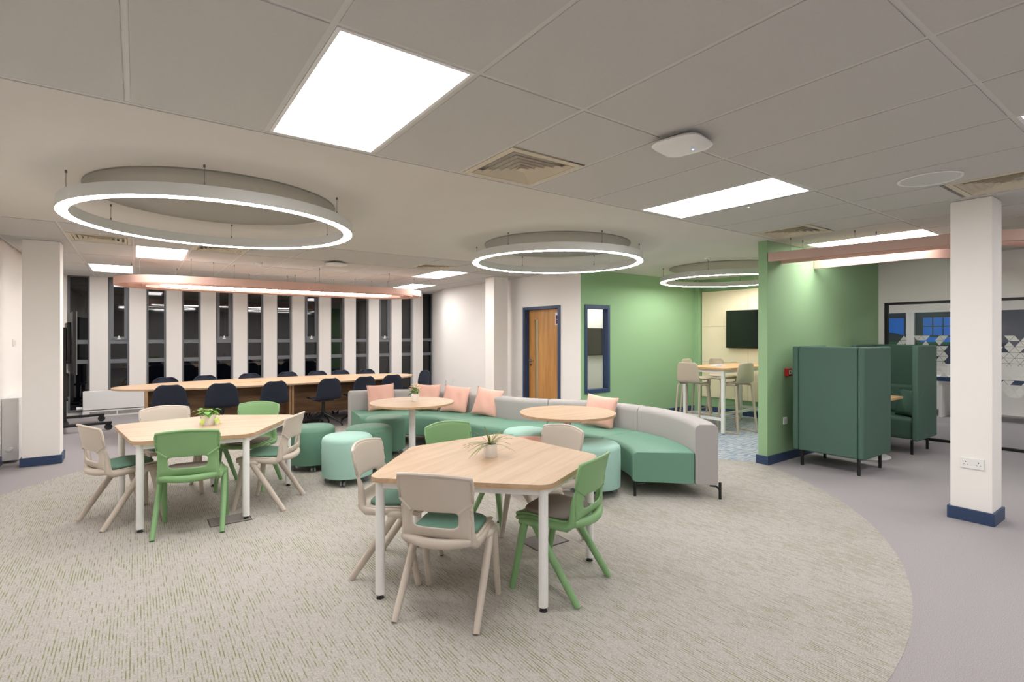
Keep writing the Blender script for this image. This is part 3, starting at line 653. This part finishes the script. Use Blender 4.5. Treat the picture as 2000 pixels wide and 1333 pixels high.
# ---- classroom chairs
def make_chair(body, pad, label):
    t = thing('classroom_chair', label, 'chair', (0,0,0), 0, 'moulded chairs around the pentagon tables')
    rows = [(.212,.405,.17),(.214,.425,.185),(.19,.440,.195),(.10,.444,.20),(0,.436,.20),(-.10,.430,.20),(-.150,.434,.197),(-.182,.452,.192),(-.200,.485,.189),(-.209,.515,.188),(-.222,.560,.190),(-.232,.598,.194),(-.243,.650,.200),(-.254,.71,.203),(-.264,.765,.203),(-.270,.800,.199)]
    cols = [-1,-.86,-.66,-.33,0,.33,.66,.86,1]
    vs = []; fs = []
    for y,z,w in rows:
        b = max(0, min(1, (z-.45)/.15)) if y < -.1 else 0
        for c_ in cols:
            vs.append((c_*w, y + b*.055*c_*c_, z + (0 if b else .012*c_**4) - (.022*c_**2 if z > .79 else (.012*c_**2 if z > .75 else 0))))
    nc = len(cols)
    for i in range(len(rows)-1):
        for k in range(nc-1):
            if i in (9,10) and 2 <= k <= 5: continue
            fs.append((i*nc+k, i*nc+k+1, (i+1)*nc+k+1, (i+1)*nc+k))
    m = MB(); m.add(vs, fs)
    o = m.build('shell', body, t, 60)
    so = o.modifiers.new('solid','SOLIDIFY'); so.thickness = .015; so.offset = 0
    sb = o.modifiers.new('sub','SUBSURF'); sb.levels = 1; sb.render_levels = 2
    # rim of the upper back panel
    def bp(c_, i): return vs[i*nc+cols.index(c_)]
    rim = [bp(-.66,11), bp(-1,12), bp(-1,13), bp(-1,14)] + [bp(c_,15) for c_ in cols] + [bp(1,14), bp(1,13), bp(1,12), bp(.66,11)]
    MB().tube([(x, y-.004, z) for x,y,z in rim], .0105, 8).build('back_rim', body, o)
    MB().tube([(x_, -.168-.045*(1-(x_/.18)**2), .432+.012*abs(x_/.18)**2) for x_ in (-.18,-.13,-.07,0,.07,.13,.18)], [.024,.026,.027,.027,.027,.026,.024], 10).build('lower_band', body, o)
    for s_ in (-1, 1):
        sp_ = [(s_*.178,.205,.412),(s_*.190,.16,.428),(s_*.194,.06,.428),(s_*.194,-.06,.418),(s_*.190,-.13,.418),(s_*.184,-.160,.440),(s_*.181,-.164,.485),(s_*.181,-.166,.53),(s_*.184,-.176,.575),(s_*.189,-.186,.615)]
        MB().tube(sp_, [.012,.017,.020,.024,.027,.026,.021,.018,.016,.011], 10).build('side_frame', body, o)
        MB().tube([(s_*.196,.02,.405),(s_*.212,.045,.410),(s_*.214,.10,.414),(s_*.212,.145,.405),(s_*.198,.165,.40)], [.018,.022,.022,.022,.018], 10).build('side_rail', body, t)
        MB().tube([(s_*.212,.065,.410),(s_*.216,.03,.36),(s_*.224,-.215,.004)], [.022,.0225,.0175], 10, flat=1.15).build('leg', body, t)
        MB().tube([(s_*.212,.13,.410),(s_*.213,.142,.36),(s_*.217,.215,.004)], [.022,.022,.0165], 10, flat=1.1).build('leg', body, t)
    # seat pad
    n = 36; rings = []
    for sc, dz in ((.96,.004),(1,.010),(1,.020),(.95,.029),(.80,.034),(.4,.036),(.02,.036)):
        rg = []
        for k in range(n):
            a = 2*PI*k/n; c_, s_ = math.cos(a), math.sin(a); e = 2/3.4
            x = .182*sc*math.copysign(abs(c_)**e, c_); y = .022+.172*sc*math.copysign(abs(s_)**e, s_)
            zb = .436+(.006 if y > .08 else 0)+.012*(x/.2)**4
            rg.append((x, y, zb+dz))
        rings.append(rg)
    MB().sweep(rings).build('seat_pad', pad, t, 60)
    return t
cA = make_chair('beige_plastic', 'green_pad', 'beige moulded chair with green pad, nearest the camera')
cC = make_chair('green_plastic', 'grey_pad', 'green moulded chair with grey pad at the right of the front table')
def put(o, x, y, face): o.location = (x, y, 0); o.rotation_euler = (0, 0, R(face-90))
put(cA, 1.395, 2.52, 39.8); put(cC, 2.085, 2.38, 112)
for src, x, y, fc_, lab in [
    (cA, 1.375, 3.16, -46, 'beige moulded chair with green pad at the left of the front table'),
    (cA, 2.43, 2.98, 186, 'beige moulded chair at the front table before the mint pouf'),
    (cC, 2.02, 3.44, -87, 'green moulded chair on the far side of the front table'),
    (cA, -.10, 5.31, 22, 'beige moulded chair at the left end of the left table'),
    (cC, .35, 4.745, 78, 'green moulded chair with its back to the camera at the left table'),
    (cA, .965, 5.03, 145.6, 'beige moulded chair at the right of the left table by the poufs'),
    (cC, .905, 5.73, -124, 'green moulded chair on the far side of the left table'),
    (cA, .25, 5.87, -82, 'beige moulded chair on the far side of the left table')]:
    dup(src, (x, y, 0), R(fc_-90), lab)

# ================================================================== ROUND TABLES, POUFS
def round_table(x, y, lab):
    t = thing('round_table', lab, 'table', (x, y, 0), 0, 'round pedestal tables')
    top = MB().lathe([(.476,.7135),(.478,.7155),(.478,.728),(.476,.73)], 72).build('tabletop', 'oak_top', t, 30)
    MB().lathe([(.472,.704),(.4765,.7060),(.4765,.7135)], 72).build('edge_band', 'oak_edge', top, 30)
    MB().cyl((0,0,.014),(0,0,.703), .038, n=28).build('pedestal', 'white_metal', t)
    MB().lathe([(.22,.003),(.22,.010),(.212,.014)], 48).build('base_plate', 'white_metal', t)
round_table(2.58, 5.55, 'round pedestal table with the flower pot beside the sofa')
round_table(3.50, 3.90, 'bare round pedestal table inside the near sofa curve')
def make_pouf(m, label):
    t = thing('pouf', label, 'pouf', (0,0,0), 0, 'round poufs on casters')
    MB().lathe([(.235,.075),(.248,.08),(.25,.095),(.252,.28),(.25,.43),(.243,.455),(.22,.474),(.15,.482),(.05,.484)], 56).build('body', m, t, 50)
    for k in range(4):
        a = R(45+90*k); c_, s_ = math.cos(a), math.sin(a); x, y = .185*c_, .185*s_
        b = MB().cyl((x, y, .05), (x, y, .076), .012, n=10); b.obox((x+.006*c_, y+.006*s_, .046), (.028, .036, .022), a)
        ca = b.build('caster', 'black_plastic', t)
        for q in (-.017, .017):
            ox, oy = x+.012*c_-q*s_, y+.012*s_+q*c_
            MB().cyl((ox-.009*-s_, oy-.009*c_, .0275), (ox+.009*-s_, oy+.009*c_, .0275), .026, n=18).build('wheel', 'wheel_grey', ca)
    return t
p1 = make_pouf('pouf_green', 'dark green pouf right of the left pentagon table'); p1.location = (1.60, 6.08, 0); p1.rotation_euler = (0,0,.6)
p2 = make_pouf('pouf_mint', 'pale mint pouf in front of two dark green poufs'); p2.location = (1.75, 5.31, 0); p2.rotation_euler = (0,0,.25)
p6 = make_pouf('pouf_pink', 'pink pouf mostly hidden behind the front table'); p6.location = (3.12, 4.00, 0)
dup(p1, (2.12, 5.69, 0), .9, 'dark green pouf directly behind the front mint pouf')
dup(p1, (2.53, 6.24, 0), .3, 'dark green pouf under the edge of the round table with flowers')
dup(p2, (3.42, 4.48, 0), .5, 'pale mint pouf behind the pink pouf and spiky plant')
dup(p2, (3.53, 3.56, 0), .1, 'pale mint pouf beside the near end of the curved sofa')

# ================================================================== CURVED SOFA
RI, RO, TH, PH = .95, 1.72, R(44.2), R(45.5)
C1 = Vector((3.05, 3.93)); A0 = R(-44.5)
def dv(a): return Vector((math.cos(a), math.sin(a)))
C3 = C1+(RI+RO)*dv(A0+2*TH); A3 = A0+2*TH-PH; C2 = C3-(RI+RO)*dv(A3)
seat_sec = fillet([(RI,.135),(RO-.205,.135),(RO-.205,.425),(RI,.415)], [.035,.01,.02,.05], 5)
back_sec = fillet([(RO-.205,.128),(RO,.128),(RO,.69),(RO-.205,.69)], [.02,.03,.055,.055], 6)
def arc_sweep(c, sec, a0, a1, flip, n=22):
    rings = []; e = .004
    # pinch the ends a touch so the upholstery rounds over at each joint
    st = [0,.006,.02,.05]+[.05+.9*k/n for k in range(1,n)]+[.95,.98,.994,1]
    cx_ = sum(p_[0] for p_ in sec)/len(sec); cz_ = sum(p_[1] for p_ in sec)/len(sec)
    for q in st:
        d = min(q, 1-q); k = 1-.035*(1-min(1, d/.02))**2
        a = a0+(a1-a0)*(.003+.994*q)
        rg = []
        for r_, z in sec:
            r2 = cx_+(r_-cx_)*k; z2 = cz_+(z-cz_)*k
            rr = (RI+RO-r2) if flip else r2
            sgn = -1 if flip else 1
            p_ = c+sgn*rr*dv(a); rg.append((p_.x, p_.y, z2))
        rings.append(rg)
    return MB().sweep(rings)
mods = [(C1, A0, A0+TH, False, 'curved sofa section at the near right end, grey back and green seat'), (C1, A0+TH, A0+2*TH, False, 'curved sofa section behind the bare round table, with one cushion'),
        (C3, A0+2*TH, A3, True, 'outward curving middle sofa section between the two bays'), (C2, A3, A3+TH, False, 'curved sofa section behind the flower table, with cushions'), (C2, A3+TH, A3+TH+R(41), False, 'curved sofa section at the far left end by the long table')]
def sofa_leg(p, inward):
    n_ = Vector((inward.x, inward.y, 0))
    q = Vector((p.x, p.y, 0))
    m = MB().cyl((q.x,q.y,0),(q.x,q.y,.155), .013, n=14)
    a = q+n_*.09
    m.tube([(q.x,q.y,.07),(q.x+n_.x*.012,q.y+n_.y*.012,.10),(q.x+n_.x*.035,q.y+n_.y*.035,.118),(a.x,a.y,.122)], [.009,.010,.010,.008], 8)
    return m
for k, (c, a0, a1, flip, lab) in enumerate(mods):
    t = thing('sofa_section', lab, 'sofa', (0,0,0), 0, 'curved modular sofa')
    arc_sweep(c, seat_sec, a0, a1, flip).build('seat', 'sofa_green', t, 35)
    arc_sweep(c, back_sec, a0, a1, flip).build('backrest', 'sofa_grey', t, 35)
    ends = [a0] if k < 4 else [a0, a1]
    for e_ in ends:
        for r_, sg in ((RI+.03, 1), (RO+.02, -1)):
            off = .02 if e_ == a0 else -.02
            if k in (1,2,3,4) and e_ == a0: off = 0.0
            rr = (RI+RO-r_) if flip else r_
            d = dv(e_+off)*( -1 if flip else 1)
            p_ = c+d*rr
            inw = d*(sg*(-1 if flip else 1))
            sofa_leg(p_, inw).build('leg', 'black_metal', t)
    am = (a0+a1)/2; pc_ = c+dv(am)*((RI+RO)/2*(-1 if flip else 1))
    t.location = (pc_.x, pc_.y, 0)
    for ch in t.children: ch.location = (-pc_.x, -pc_.y, 0)
# ---- cushions
def cushion_mesh(w=.40, h=.40, d=.13, n=14, seed=1):
    rg = random.Random(seed); vs = []; fs = []
    for side in (1, -1):
        for i in range(n+1):
            for j in range(n+1):
                u = -1+2*i/n; v = -1+2*j/n
                pin = 1-.07*(1-u*u)**1 if abs(v) == 1 else 1
                edge = (1-abs(u)**2.6)*(1-abs(v)**2.6)
                th = d/2*edge**.55
                bx = 1-.08*(1-v*v)*0-.075*(1-(abs(u)**1.5))*0
                x = u*w/2*(1-.07*(1-v*v)*abs(u)**3); z = v*h/2*(1-.09*(1-u*u)*abs(v)**3)
                y = side*th*(1+.10*math.sin(7*u+3*v+seed)*edge)
                vs.append((x, y, z+h/2))
    N = (n+1)*(n+1)
    for s_ in range(2):
        for i in range(n):
            for j in range(n):
                a = s_*N+i*(n+1)+j
                fs.append((a, a+1, a+n+2, a+n+1))
    m = MB(); m.add(vs, fs); return m
def cushion(x, y, face, lean, roll, lab, seed, z=.425, m='pillow_pink', w=.385, h=.385):
    mb = cushion_mesh(w, h, seed=seed)
    me = mb.mesh('cushion', m, 70); bm = bmesh.new(); bm.from_mesh(me); bmesh.ops.remove_doubles(bm, verts=bm.verts, dist=.0005); bmesh.ops.recalc_face_normals(bm, faces=bm.faces); bm.to_mesh(me); bm.free()
    o = bpy.data.objects.new('cushion', me); C.objects.link(o)
    o.location = (x, y, z)
    o.rotation_euler = (Matrix.Rotation(R(face+90),4,'Z') @ Matrix.Rotation(R(-lean),4,'X') @ Matrix.Rotation(R(roll),4,'Y')).to_euler()
    return tag(o, lab, 'cushion', 'cushions on the curved sofa' if m == 'pillow_pink' else None)
def polar(c, r_, a): p_ = c+r_*dv(R(a)); return p_.x, p_.y
x, y = polar(C2, 1.34, 67); cushion(x, y, 67+180, 18, -4, 'pink cushion leaning at the far left end of the sofa', 1)
x, y = polar(C2, 1.34, 40); cushion(x, y, 40+180, 16, 0, 'pink cushion half hidden behind the flower pot', 2)
x, y = polar(C2, 1.33, 20.5); cushion(x, y, 225, 20, 6, 'pink cushion just right of the flower table', 3)
x, y = polar(C2, 1.42, -2); cushion(x, y, 215, 20, 8, 'pink cushion leaning on the middle sofa section', 4)
x, y = polar(C1, 1.34, 17); cushion(x, y, 16+190, 18, 6, 'pink cushion behind the bare round table', 5)

# ================================================================== BOOTHS
def booth(x0, x1, y0, y1, back_low, lab):
    t = thing('high_back_booth', lab, 'booth seat', (x0, y0, 0), 0, 'facing high backed booth seats')
    L_, D_ = x1-x0, y1-y0; z0, z1 = .18, 1.372; th = .065
    bx = (0, th) if back_low else (L_-th, L_)
    MB().box(bx[0]+.004, bx[1]-.004, th+.001, D_-th-.001, z0, z1).build('back_panel', 'booth_green', t, 40, .018, 4)
    sx = (0, L_)
    for a, b in ((.0, th), (D_-th, D_)):
        MB().box(sx[0], sx[1], a, b, z0, z1).build('side_panel', 'booth_green', t, 40, .018, 4)
    ia, ib = th+.004, D_-th-.004
    if back_low: s0, s1, c0, c1 = th+.004, L_-.04, th+.004, th+.16
    else: s0, s1, c0, c1 = .04, L_-th-.004, L_-th-.16, L_-th-.004
    MB().box(s0, s1, ia, ib, z0+.005, .46).build('seat', 'booth_green', t, 40, .05, 5)
    MB().box(c0, c1, ia, ib, .462, .84).build('back_cushion', 'booth_green', t, 40, .04, 5)
    for x in (.07, L_-.09):
        for y in (.08, D_-.08):
            MB().box(x-.013, x+.013, y-.013, y+.013, 0, z0+.004).build('leg', 'black_metal', t, 0)
    return t
booth(6.17, 6.90, 2.25, 2.99, True, 'green high backed booth seat turned away from the camera')
booth(7.81, 8.53, 2.27, 3.01, False, 'green high backed booth seat farther back, facing the camera')
bt = thing('booth_table', 'small oak table between the two booth seats', 'table', (7.35, 2.68, 0))
MB().prism(fillet([(-.36,-.30),(.36,-.30),(.36,.30),(-.36,.30)], .04, 4), .715, .74).build('tabletop', 'oak_edge', bt, 30)
MB().cyl((0,0,.014),(0,0,.714), .035, n=20).build('pedestal', 'white_metal', bt); MB().lathe([(.27,.003),(.27,.010),(.26,.014)], 40).build('base_plate', 'white_metal', bt)
cushion(7.98, 2.44, 150, 12, 0, 'green square cushion on the far booth seat', 9, .455, 'booth_green', .36, .36)

# ================================================================== LONG MEETING TABLE
TZ = .725; TXC, TYC = 2.05, 9.55
mt = thing('meeting_table', 'long boat shaped oak meeting table by the windows', 'table', (TXC, TYC, 0))
def boat(scale=1.):
    pts = []
    for k in range(96):
        a = 2*PI*k/96; x = 2.36*math.copysign(abs(math.cos(a))**.70, math.cos(a))
        t_ = abs(x)/2.36; w = .77*max(0, 1-t_**2.6)**.45
        pts.append((x, math.copysign(w, math.sin(a)) if 0 < k % 48 else 0))
    return pts
bo = boat()
for s_, nm in ((-1, 'a'), (1, 'b')):
    half = [(x, y) for x, y in bo if x*s_ > .002]
    half.sort(key=lambda p_: math.atan2(p_[1]*1., p_[0]*s_))
    half = [(s_*.0015, -.768)]+half+[(s_*.0015, .768)]
    MB().prism(half, TZ-.025, TZ).build('tabletop', 'oak_top', mt, 30)
for x in (-1.94, 1.80): MB().box(x-.016, x+.016, -.50, .50, .0, TZ-.026).build('end_panel', 'oak_end', mt, 0)
for x in (-.02, .02): MB().box(x-.016, x+.016, -.55, .55, .0, TZ-.026).build('centre_panel', 'oak_end', mt, 0)
for a, b in ((-1.92, -.04), (.04, 1.78)):
    for y in (-.30, .30): MB().box(a, b, y-.01, y+.01, .17, TZ-.026).build('modesty_panel', 'oak_panel', mt, 0)
for x in (-.55, .60):
    MB().box(x-.19, x+.19, -.05, .05, TZ, TZ+.004).build('cable_flap', 'oak_edge', mt, 0, .001)
# meeting chairs
def make_shell_chair():
    t = thing('meeting_chair', '', 'chair', (0,0,0), 0, 'navy upholstered meeting chairs')
    rows = [(.22,.420,.17),(.215,.438,.20),(.15,.452,.22),(.05,.448,.228),(-.06,.440,.232),(-.14,.445,.232),(-.19,.472,.228),(-.215,.52,.222),(-.232,.60,.213),(-.245,.68,.200),(-.255,.745,.178),(-.260,.783,.135),(-.261,.800,.085)]
    cols = [-1,-.8,-.5,0,.5,.8,1]; vs = []; fs = []
    for y, z, w in rows:
        b = max(0, min(1, (z-.44)/.12)) if y < -.1 else 0
        for c_ in cols: vs.append((c_*w, y+b*.05*c_*c_, z+(0 if b else .035*abs(c_)**3)))
    nc = len(cols)
    for i in range(len(rows)-1):
        for k in range(nc-1): fs.append((i*nc+k, i*nc+k+1, (i+1)*nc+k+1, (i+1)*nc+k))
    m = MB(); m.add(vs, fs); o = m.build('shell', 'navy_fabric', t, 60)
    so = o.modifiers.new('solid','SOLIDIFY'); so.thickness = .022; so.offset = 0
    sb = o.modifiers.new('sub','SUBSURF'); sb.levels = 1; sb.render_levels = 2
    m = MB().tube([(0,0,.19),(0,0,.30),(0,0,.40),(0,0,.434)], [.036,.024,.026,.05], 14); m.build('stem', 'black_metal', t)
    m = MB().obox((0,-.02,.425), (.24,.22,.02)); m.build('seat_plate', 'black_metal', t, 0)
    for k in range(4):
        a = R(45+90*k); c_, s_ = math.cos(a), math.sin(a)
        l_ = MB().tube([(.02*c_,.02*s_,.205),(.16*c_,.16*s_,.13),(.31*c_,.31*s_,.035)], [.024,.018,.014], 8).build('base_leg', 'black_metal', t)
        MB().cyl((.305*c_,.305*s_,.0),(.305*c_,.305*s_,.036), .014, .011, 10).build('glide', 'black_plastic', l_)
    return t
mc = make_shell_chair()
front = [(.40, 8.95), (1.03, 8.84), (1.66, 8.75), (2.50, 8.80), (3.12, 8.84), (3.66, 8.94)]
back = [(.36, 10.10), (.98, 10.22), (1.66, 10.28), (2.34, 10.30), (2.84, 10.24), (3.31, 10.20), (3.84, 10.14)]
flab = ['navy meeting chair on the near side of the long table, first from the left', 'navy meeting chair on the near side of the long table, second from the left', 'navy meeting chair on the near side just left of the table joint', 'navy meeting chair on the near side just right of the table joint', 'navy meeting chair on the near side above the left sofa end', 'navy meeting chair on the near side behind the leftmost pink cushion']
blab = ['navy chair back %s along the window side of the long table' % w for w in ('first from the left', 'second from the left', 'third from the left', 'fourth from the left', 'fifth from the left', 'sixth from the left', 'seventh from the left')]
frot = [-8, -6, 14, 12, 8, 6]
first = True
for (x, y), lab, rr in zip(front, flab, frot):
    if first: mc.location = (x, y, 0); mc.rotation_euler = (0,0,R(rr)); mc['label'] = lab; first = False
    else: dup(mc, (x, y, 0), R(rr), lab)
for k, ((x, y), lab) in enumerate(zip(back, blab)): dup(mc, (x, y+.02, 0), R(180+(-6, 5, -3, 4, -5, 3, 8)[k]), lab)
dup(mc, (4.42, 9.34, 0), R(97), 'navy meeting chair at the right end of the long table')

# ================================================================== BAR TABLE AND STOOLS
ba = thing('bar_table', 'tall oak topped bar table with white legs in the alcove', 'table', (7.12, 4.44, 0))
MB().prism(fillet([(0,0),(1.75,0),(1.75,.80),(0,.80)], .10, 6), .972, 1.0).build('tabletop', 'oak_edge', ba, 30)
fr = MB().box(.05, 1.70, .05, .08, .925, .970); fr.box(.05, 1.70, .72, .75, .925, .970); fr.box(.05,.08,.08,.72,.925,.970); fr.box(1.67,1.70,.08,.72,.925,.970)
fr.build('frame', 'white_metal', ba, 0)
for x in (.065, 1.685):
    for y in (.065, .735):
        l_ = MB().box(x-.022, x+.022, y-.022, y+.022, .012, .971).build('leg', 'white_metal', ba, 0); MB().cyl((x,y,.003),(x,y,.012), .018, n=12).build('foot', 'black_plastic', l_)
MB().box(.087, 1.663, .38, .42, .20, .24).build('foot_rail', 'white_metal', ba, 0)
for x in (.065, 1.685): MB().box(x-.018, x+.018, .087, .713, .20, .24).build('end_rail', 'white_metal', ba, 0)
nb = thing('notepad', 'flat blue and white brochure lying on the bar table', 'brochure', (7.75, 4.95, 1.0), .3); MB().box(-.15,.15,-.1,.1,0,.004).build('cover', 'paper', nb, 0); MB().box(-.14,.05,-.09,.0,.004,.005).build('print_block', 'picture_blue', nb, 0)
def make_stool():
    t = thing('bar_stool', '', 'stool', (0,0,0), 0, 'beige bar stools in the alcove')
    rows = [(.19,.655,.15),(.19,.672,.175),(.10,.682,.19),(-.02,.676,.195),(-.11,.678,.195),(-.16,.70,.19),(-.185,.76,.185),(-.20,.84,.182),(-.212,.92,.172),(-.216,.955,.15),(-.217,.965,.12)]
    cols = [-1,-.75,-.4,0,.4,.75,1]; vs = []; fs = []
    for y, z, w in rows:
        b = max(0, min(1, (z-.69)/.1)) if y < -.1 else 0
        for c_ in cols: vs.append((c_*w, y+b*.045*c_*c_, (z+(0 if b else .015*c_**4))*1.12))
    nc = len(cols)
    for i in range(len(rows)-1):
        for k in range(nc-1): fs.append((i*nc+k, i*nc+k+1, (i+1)*nc+k+1, (i+1)*nc+k))
    m = MB(); m.add(vs, fs); o = m.build('shell', 'stool_plastic', t, 60)
    so = o.modifiers.new('solid','SOLIDIFY'); so.thickness = .014; so.offset = 0
    sb = o.modifiers.new('sub','SUBSURF'); sb.levels = 1; sb.render_levels = 1
    for s_ in (-1, 1):
        MB().tube([(s_*.17,-.12,.734),(s_*.18,0,.739),(s_*.17,.14,.734)], .017, 8).build('seat_rail', 'stool_plastic', t)
        for q in (-1, 1):
            MB().tube([(s_*.172,q*.13,.728),(s_*.205,q*.20,.012)], [.018,.014], 8, flat=1.2).build('leg', 'stool_plastic', t)
        MB().tube([(s_*.205,-.20,.012),(s_*.205,.20,.012)], .012, 8).build('runner', 'stool_plastic', t)
    MB().tube([(-.195,.175,.27),(.195,.175,.27)], .012, 8).build('foot_rest', 'stool_plastic', t)
    return t
st = make_stool(); st['label'] = 'beige bar stool at the left end of the bar table'; st.location = (7.04, 4.93, 0); st.rotation_euler = (0,0,R(-90+8))
dup(st, (7.55, 4.50, 0), R(-10), 'beige bar stool on the near side of the bar table')
dup(st, (7.86, 5.44, 0), R(180+6), 'beige bar stool behind the leftmost stool, by the green wall')
dup(st, (8.48, 5.32, 0), R(180-14), 'beige bar stool on the far side near the cream boards')

# ================================================================== PLANTS
def pot(parent, r0, r1, h, m='pot_white'):
    MB().lathe([(r0,0),(r0+.002,.004),(r1,h),(r1-.006,h),(r1-.007,h-.012)], 32).build('pot', m, parent, 50)
    MB().lathe([(r1-.008,h-.02),(r1-.008,h-.013)], 24).build('soil', 'soil', parent)
def blade(path, w, m_):
    rings = []; n = len(path)
    for i, p_ in enumerate(path):
        t_ = Vector(path[min(i+1,n-1)])-Vector(path[max(i-1,0)]); s_ = t_.cross(Vector((0,0,1)))
        s_ = s_.normalized() if s_.length > 1e-4 else Vector((1,0,0))
        ww = w*(1-(i/(n-1))**2.2)+.0006; u_ = Vector((0,0,.0007)); v = Vector(p_)
        rings.append([v-s_*ww, v-u_*2, v+s_*ww, v+u_])
    m_.sweep(rings); return m_
def leaf(m_, base, direc, L_, w, droop=.3):
    d = Vector(direc).normalized(); s_ = d.cross(Vector((0,0,1))).normalized(); up = s_.cross(d)
    prof = [(0,.05),(.12,.6),(.3,1),(.55,.85),(.8,.45),(1,.02)]
    rings = []
    for q, ww in prof:
        c_ = Vector(base)+d*L_*q+Vector((0,0,-droop*L_*q*q))
        rings.append([c_-s_*w*ww+up*.15*w*ww, c_-up*.002, c_+s_*w*ww+up*.15*w*ww, c_+up*.0015])
    m_.sweep(rings)
sp = thing('spiky_plant', 'spiky leaved plant in a white pot on the front table', 'potted plant', (1.885, 2.86, .70))
pot(sp, .042, .047, .085)
rg = random.Random(11)
for k in range(34):
    a = rg.uniform(0, 2*PI); el = rg.choice([.1,.2,.35,.5,.9,1.25]); L_ = rg.uniform(.15,.25)*(1 if el < .8 else .75)
    pts = []
    for i in range(7):
        q = i/6; r_ = L_*q*math.cos(el); z = .078+L_*q*math.sin(el)-.075*q*q*math.cos(el)
        pts.append((r_*math.cos(a), r_*math.sin(a), max(z,.012)))
    blade(pts, .0055, MB()).build('leaf', 'spike_leaf', sp, 30)
iv = thing('ivy_plant', 'small trailing ivy plant in a white pot on the left table', 'potted plant', (.515, 5.35, .70))
pot(iv, .042, .048, .072)
for k in range(17):
    a = rg.uniform(0, 2*PI); el = rg.uniform(-.2, .9); r_ = rg.uniform(.02,.05); z = rg.uniform(.07,.115)
    b = (r_*math.cos(a), r_*math.sin(a), z); m_ = MB(); leaf(m_, b, (math.cos(a), math.sin(a), el), rg.uniform(.04,.07), rg.uniform(.016,.026), .5)
    m_.tube([(0,0,.055), b], .0015, 5); m_.build('leaf', rg.choice(['leaf','leaf','leaf_lime','leaf_dark']), iv, 30)
for k, (a, dz) in enumerate([(-.9,-.0),(-.4,.01),(-2.2,.02)]):
    m_ = MB(); c_, s_ = math.cos(a), math.sin(a); m_.tube([(0,0,.06),(.05*c_,.05*s_,.078),(.062*c_,.062*s_,.045)], .0016, 5); leaf(m_, (.06*c_,.06*s_,.05), (c_*.5,s_*.5,-.8), .045, .017, .2); m_.build('leaf', 'leaf_lime', iv, 30)
m_ = MB(); leaf(m_, (-.03,.03,.10), (-.8,.6,.25), .09, .034, .4); m_.tube([(0,0,.05),(-.03,.03,.10)], .0018, 5); m_.build('leaf', 'leaf', iv, 30)
fw = thing('flower_pot', 'small pot of cream and peach flowers on the round table', 'potted plant', (2.615, 5.54, .73))
pot(fw, .034, .042, .085); MB().lathe([(.0345,.001),(.0368,.022)], 32).build('gold_dip', 'pot_gold', fw)
for k in range(40):
    a = rg.uniform(0, 2*PI); r_ = rg.uniform(.0,.06); z = .09+rg.uniform(0,.05)
    m_ = MB(); leaf(m_, (r_*.5*math.cos(a), r_*.5*math.sin(a), z), (math.cos(a), math.sin(a), rg.uniform(-.3,1)), rg.uniform(.035,.06), .013, .4); m_.build('leaf', rg.choice(['leaf_dark','leaf_dark','leaf']), fw, 30)
for k in range(26):
    a = rg.uniform(0, 2*PI); r_ = rg.uniform(.005,.075); z = .135+rg.uniform(0,.055)-r_*.3; c_ = (r_*math.cos(a), r_*math.sin(a), z)
    m_ = MB()
    for q in range(5):
        b = 2*PI*q/5; leaf(m_, c_, (math.cos(b), math.sin(b), .6), .016, .007, .1)
    m_.tube([(0,0,.08), c_], .001, 4); m_.build('flower', rg.choice(['flower_peach','flower_cream','flower_cream']), fw, 30)

iv.scale = (1.22,)*3; fw.scale = (1.12,)*3
# ---- floor boxes
def floor_box(x, y, rz, lab):
    f = thing('floor_box', lab, 'floor box', (x, y, .002), rz)
    MB().box(-.15,.15,-.11,.11,0,.002).build('rim', 'black_plastic', f, 0); MB().box(-.142,.142,-.102,.102,.0015,.0035).build('lid', 'floor_box', f, 0)
floor_box(.61, 4.76, 0, 'grey carpeted floor box under the left pentagon table')
floor_box(2.40, 2.93, 0, 'grey carpeted floor box under the front pentagon table')
# base cable tidy on the floor under the long table
cbx = thing('floor_socket', 'black cables and floor socket under the long table', 'floor socket', (2.45, 9.25, 0)); MB().box(-.15,.15,-.1,.1,0,.03).build('box', 'black_plastic', cbx, 0, .005)
for k in range(3): MB().tube([(-.05+.05*k,0,.03),(-.1+.08*k,.05,.12),(.0+.1*k,.1,.2),(.05*k,.12,.45)], .005, 6).build('cable', 'black_plastic', cbx)
